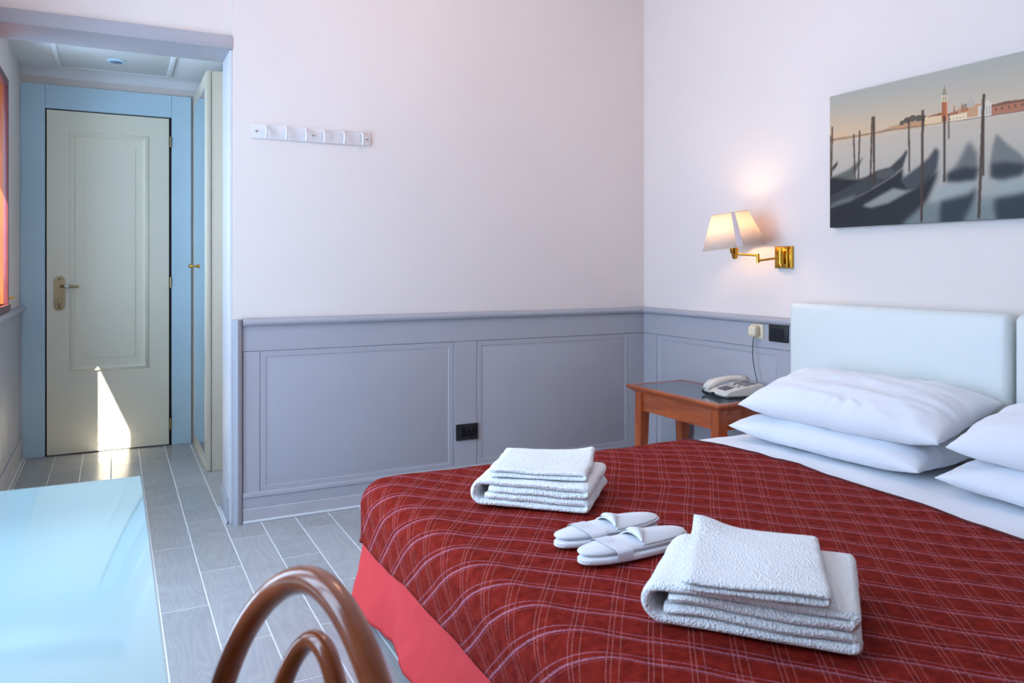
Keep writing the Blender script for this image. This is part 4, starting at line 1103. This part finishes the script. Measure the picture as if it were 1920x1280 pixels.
for c in range(5): key(-0.022, -0.016, 0.024 - c * 0.022 - 0.010, 0.024 - c * 0.022, 'phonekey', 'key')
key(0.012, 0.070, -0.082, 0.022, 'lcd', 'display')
key(-0.006, 0.006, -0.050, -0.038, 'phonekey', 'key'); key(-0.006, 0.006, -0.010, 0.002, 'phonekey', 'key')
bm = bmesh.new(); bbox(bm, (-0.1125, -0.106), (-0.005, 0.018), (0.008, 0.018), 0.001); pp('cord_port', bm, 'black')
# coiled cord along the front and near side
bm = bmesh.new(); pts = []
base = [(-0.112, 0.070, 0.030), (-0.128, 0.066, 0.016), (-0.128, 0.040, 0.009), (-0.124, 0.0, 0.008), (-0.130, -0.060, 0.008), (-0.128, -0.105, 0.008), (-0.06, -0.116, 0.008), (0.02, -0.116, 0.008), (0.09, -0.112, 0.008)]
def cr(t_):
    n = len(base) - 1; s = min(max(t_ * n, 0), n - 1e-6); i = int(s); f = s - i
    p = [Vector(base[min(max(i + q, 0), n)]) for q in (-1, 0, 1, 2)]
    return 0.5 * ((2 * p[1]) + (p[2] - p[0]) * f + (2 * p[0] - 5 * p[1] + 4 * p[2] - p[3]) * f * f + (3 * p[1] - p[0] - 3 * p[2] + p[3]) * f ** 3)
NT_ = 1100
for k in range(NT_):
    t_ = k / (NT_ - 1); c_ = cr(t_); dv = (cr(min(1, t_ + 0.005)) - cr(max(0, t_ - 0.005))).normalized()
    a = Vector((0, 0, 1)); b = dv.cross(a).normalized(); amp = 0.0055 if t_ > 0.14 else 0.0
    an = t_ * 62 * 2 * math.pi; pts.append(c_ + (a * math.cos(an) + b * math.sin(an)) * amp)
tube(bm, pts, 0.0014, 5); pp('coiled_cord', bm, 'black', ph, 180)

# ------------------------------------------------------------------ glass desk
dk = empty('desk', (-0.22, 1.10, 0)); tag(dk, 'desk with a pale blue-green glass top along the left edge', 'desk')
dx0, dx1, dy0, dy1, dz = XL + 0.02, 0.047, 0.40, 1.690, 0.75
g_ = box('glass_top', (dx0, dx1), (dy0, dy1), (dz - 0.012, dz), 'deskglass', dk, 0.0015, 2)
box('under_frame', (dx0 + 0.03, dx1 - 0.03), (dy0 + 0.04, dy0 + 0.08), (dz - 0.052, dz - 0.012), 'metalleg', dk, 0.003); box('under_frame', (dx0 + 0.03, dx1 - 0.03), (dy1 - 0.08, dy1 - 0.04), (dz - 0.052, dz - 0.012), 'metalleg', dk, 0.003)
for x in (dx0 + 0.05, dx1 - 0.06):
    for y in (dy0 + 0.06, dy1 - 0.06):
        bm = bmesh.new(); tube(bm, [(x, y, 0.0), (x, y, dz - 0.05)], 0.02, 14); put('leg', bm, 'metalleg', dk, 50)

# ------------------------------------------------------------------ bentwood chair
CHX, CHY, CHZ, CYAW = 0.205, 0.885, 0.802, -1.262
chd = Vector((math.cos(CYAW), math.sin(CYAW), 0)); chn = Vector((-chd.y, chd.x, 0))   # chn points away from the desk
ch = empty('chair', (CHX - 0.25, CHY, 0)); tag(ch, 'glossy brown bentwood chair with a double hoop back by the desk', 'chair')
def hoop(W, B, e, top, lean, ext):
    pts = []
    N = 48
    for k in range(N + 1):
        t_ = (-1 + 2 * k / N) * math.pi / 2
        s = math.copysign(abs(math.sin(t_)) ** (2 / e), math.sin(t_)) * W; d = -(1 - abs(math.cos(t_)) ** (2 / e)) * B
        pts.append(Vector((CHX, CHY, top)) + chd * s + chn * lean * d + Vector((0, 0, d)))
    a, b = pts[0], pts[-1]
    def down(p, sg): return [p + Vector((0, 0, -ext * q)) + chn * (-lean * ext * q) - chd * sg * 0.02 * q for q in (1.0, 0.66, 0.33)]
    return down(a, -1) + pts + down(b, 1)[::-1]
seat_z = 0.455
bm = bmesh.new(); tube(bm, hoop(0.217, 0.29, 1.82, CHZ, 0.12, CHZ - 0.29 - 0.44), 0.0160, 16); put('back_hoop', bm, 'bent', ch, 180)
bm = bmesh.new(); tube(bm, hoop(0.095, 0.24, 1.9, CHZ - 0.066, 0.12, CHZ - 0.066 - 0.24 - 0.45), 0.0115, 14); put('inner_hoop', bm, 'bent', ch, 180)
sc_ = Vector((CHX, CHY, 0)) - chn * (0.12 * (CHZ - seat_z) + 0.20)
bm = bmesh.new(); N = 40
tube(bm, [sc_ + Vector((0, 0, seat_z)) + (chd * math.cos(2 * math.pi * k / N) + chn * math.sin(2 * math.pi * k / N)) * 0.205 for k in range(N)], 0.016, 10, closed=True); put('seat_ring', bm, 'bent', ch, 180)
bm = bmesh.new(); lathe(bm, [(0.196, seat_z - 0.004), (0.196, seat_z + 0.006), (0.10, seat_z + 0.009), (0.002, seat_z + 0.010)], sc_, n=40); put('seat', bm, 'cane', ch, 40)
for sx, sn in ((-1, -1), (1, -1), (-1, 1), (1, 1)):
    a = sc_ + chd * sx * 0.14 + chn * sn * 0.14; b = sc_ + chd * sx * 0.19 + chn * sn * 0.20
    bm = bmesh.new(); tube(bm, [b, b * 0.5 + a * 0.5 + Vector((0, 0, seat_z * 0.5)), a + Vector((0, 0, seat_z - 0.004))], [0.012, 0.015, 0.016], 12); put('leg', bm, 'bent', ch, 180)
bm = bmesh.new()
tube(bm, [sc_ + Vector((0, 0, 0.24)) + (chd * math.cos(2 * math.pi * k / N) + chn * math.sin(2 * math.pi * k / N)) * 0.215 for k in range(N)], 0.009, 10, closed=True); put('leg_ring', bm, 'bent', ch, 180)
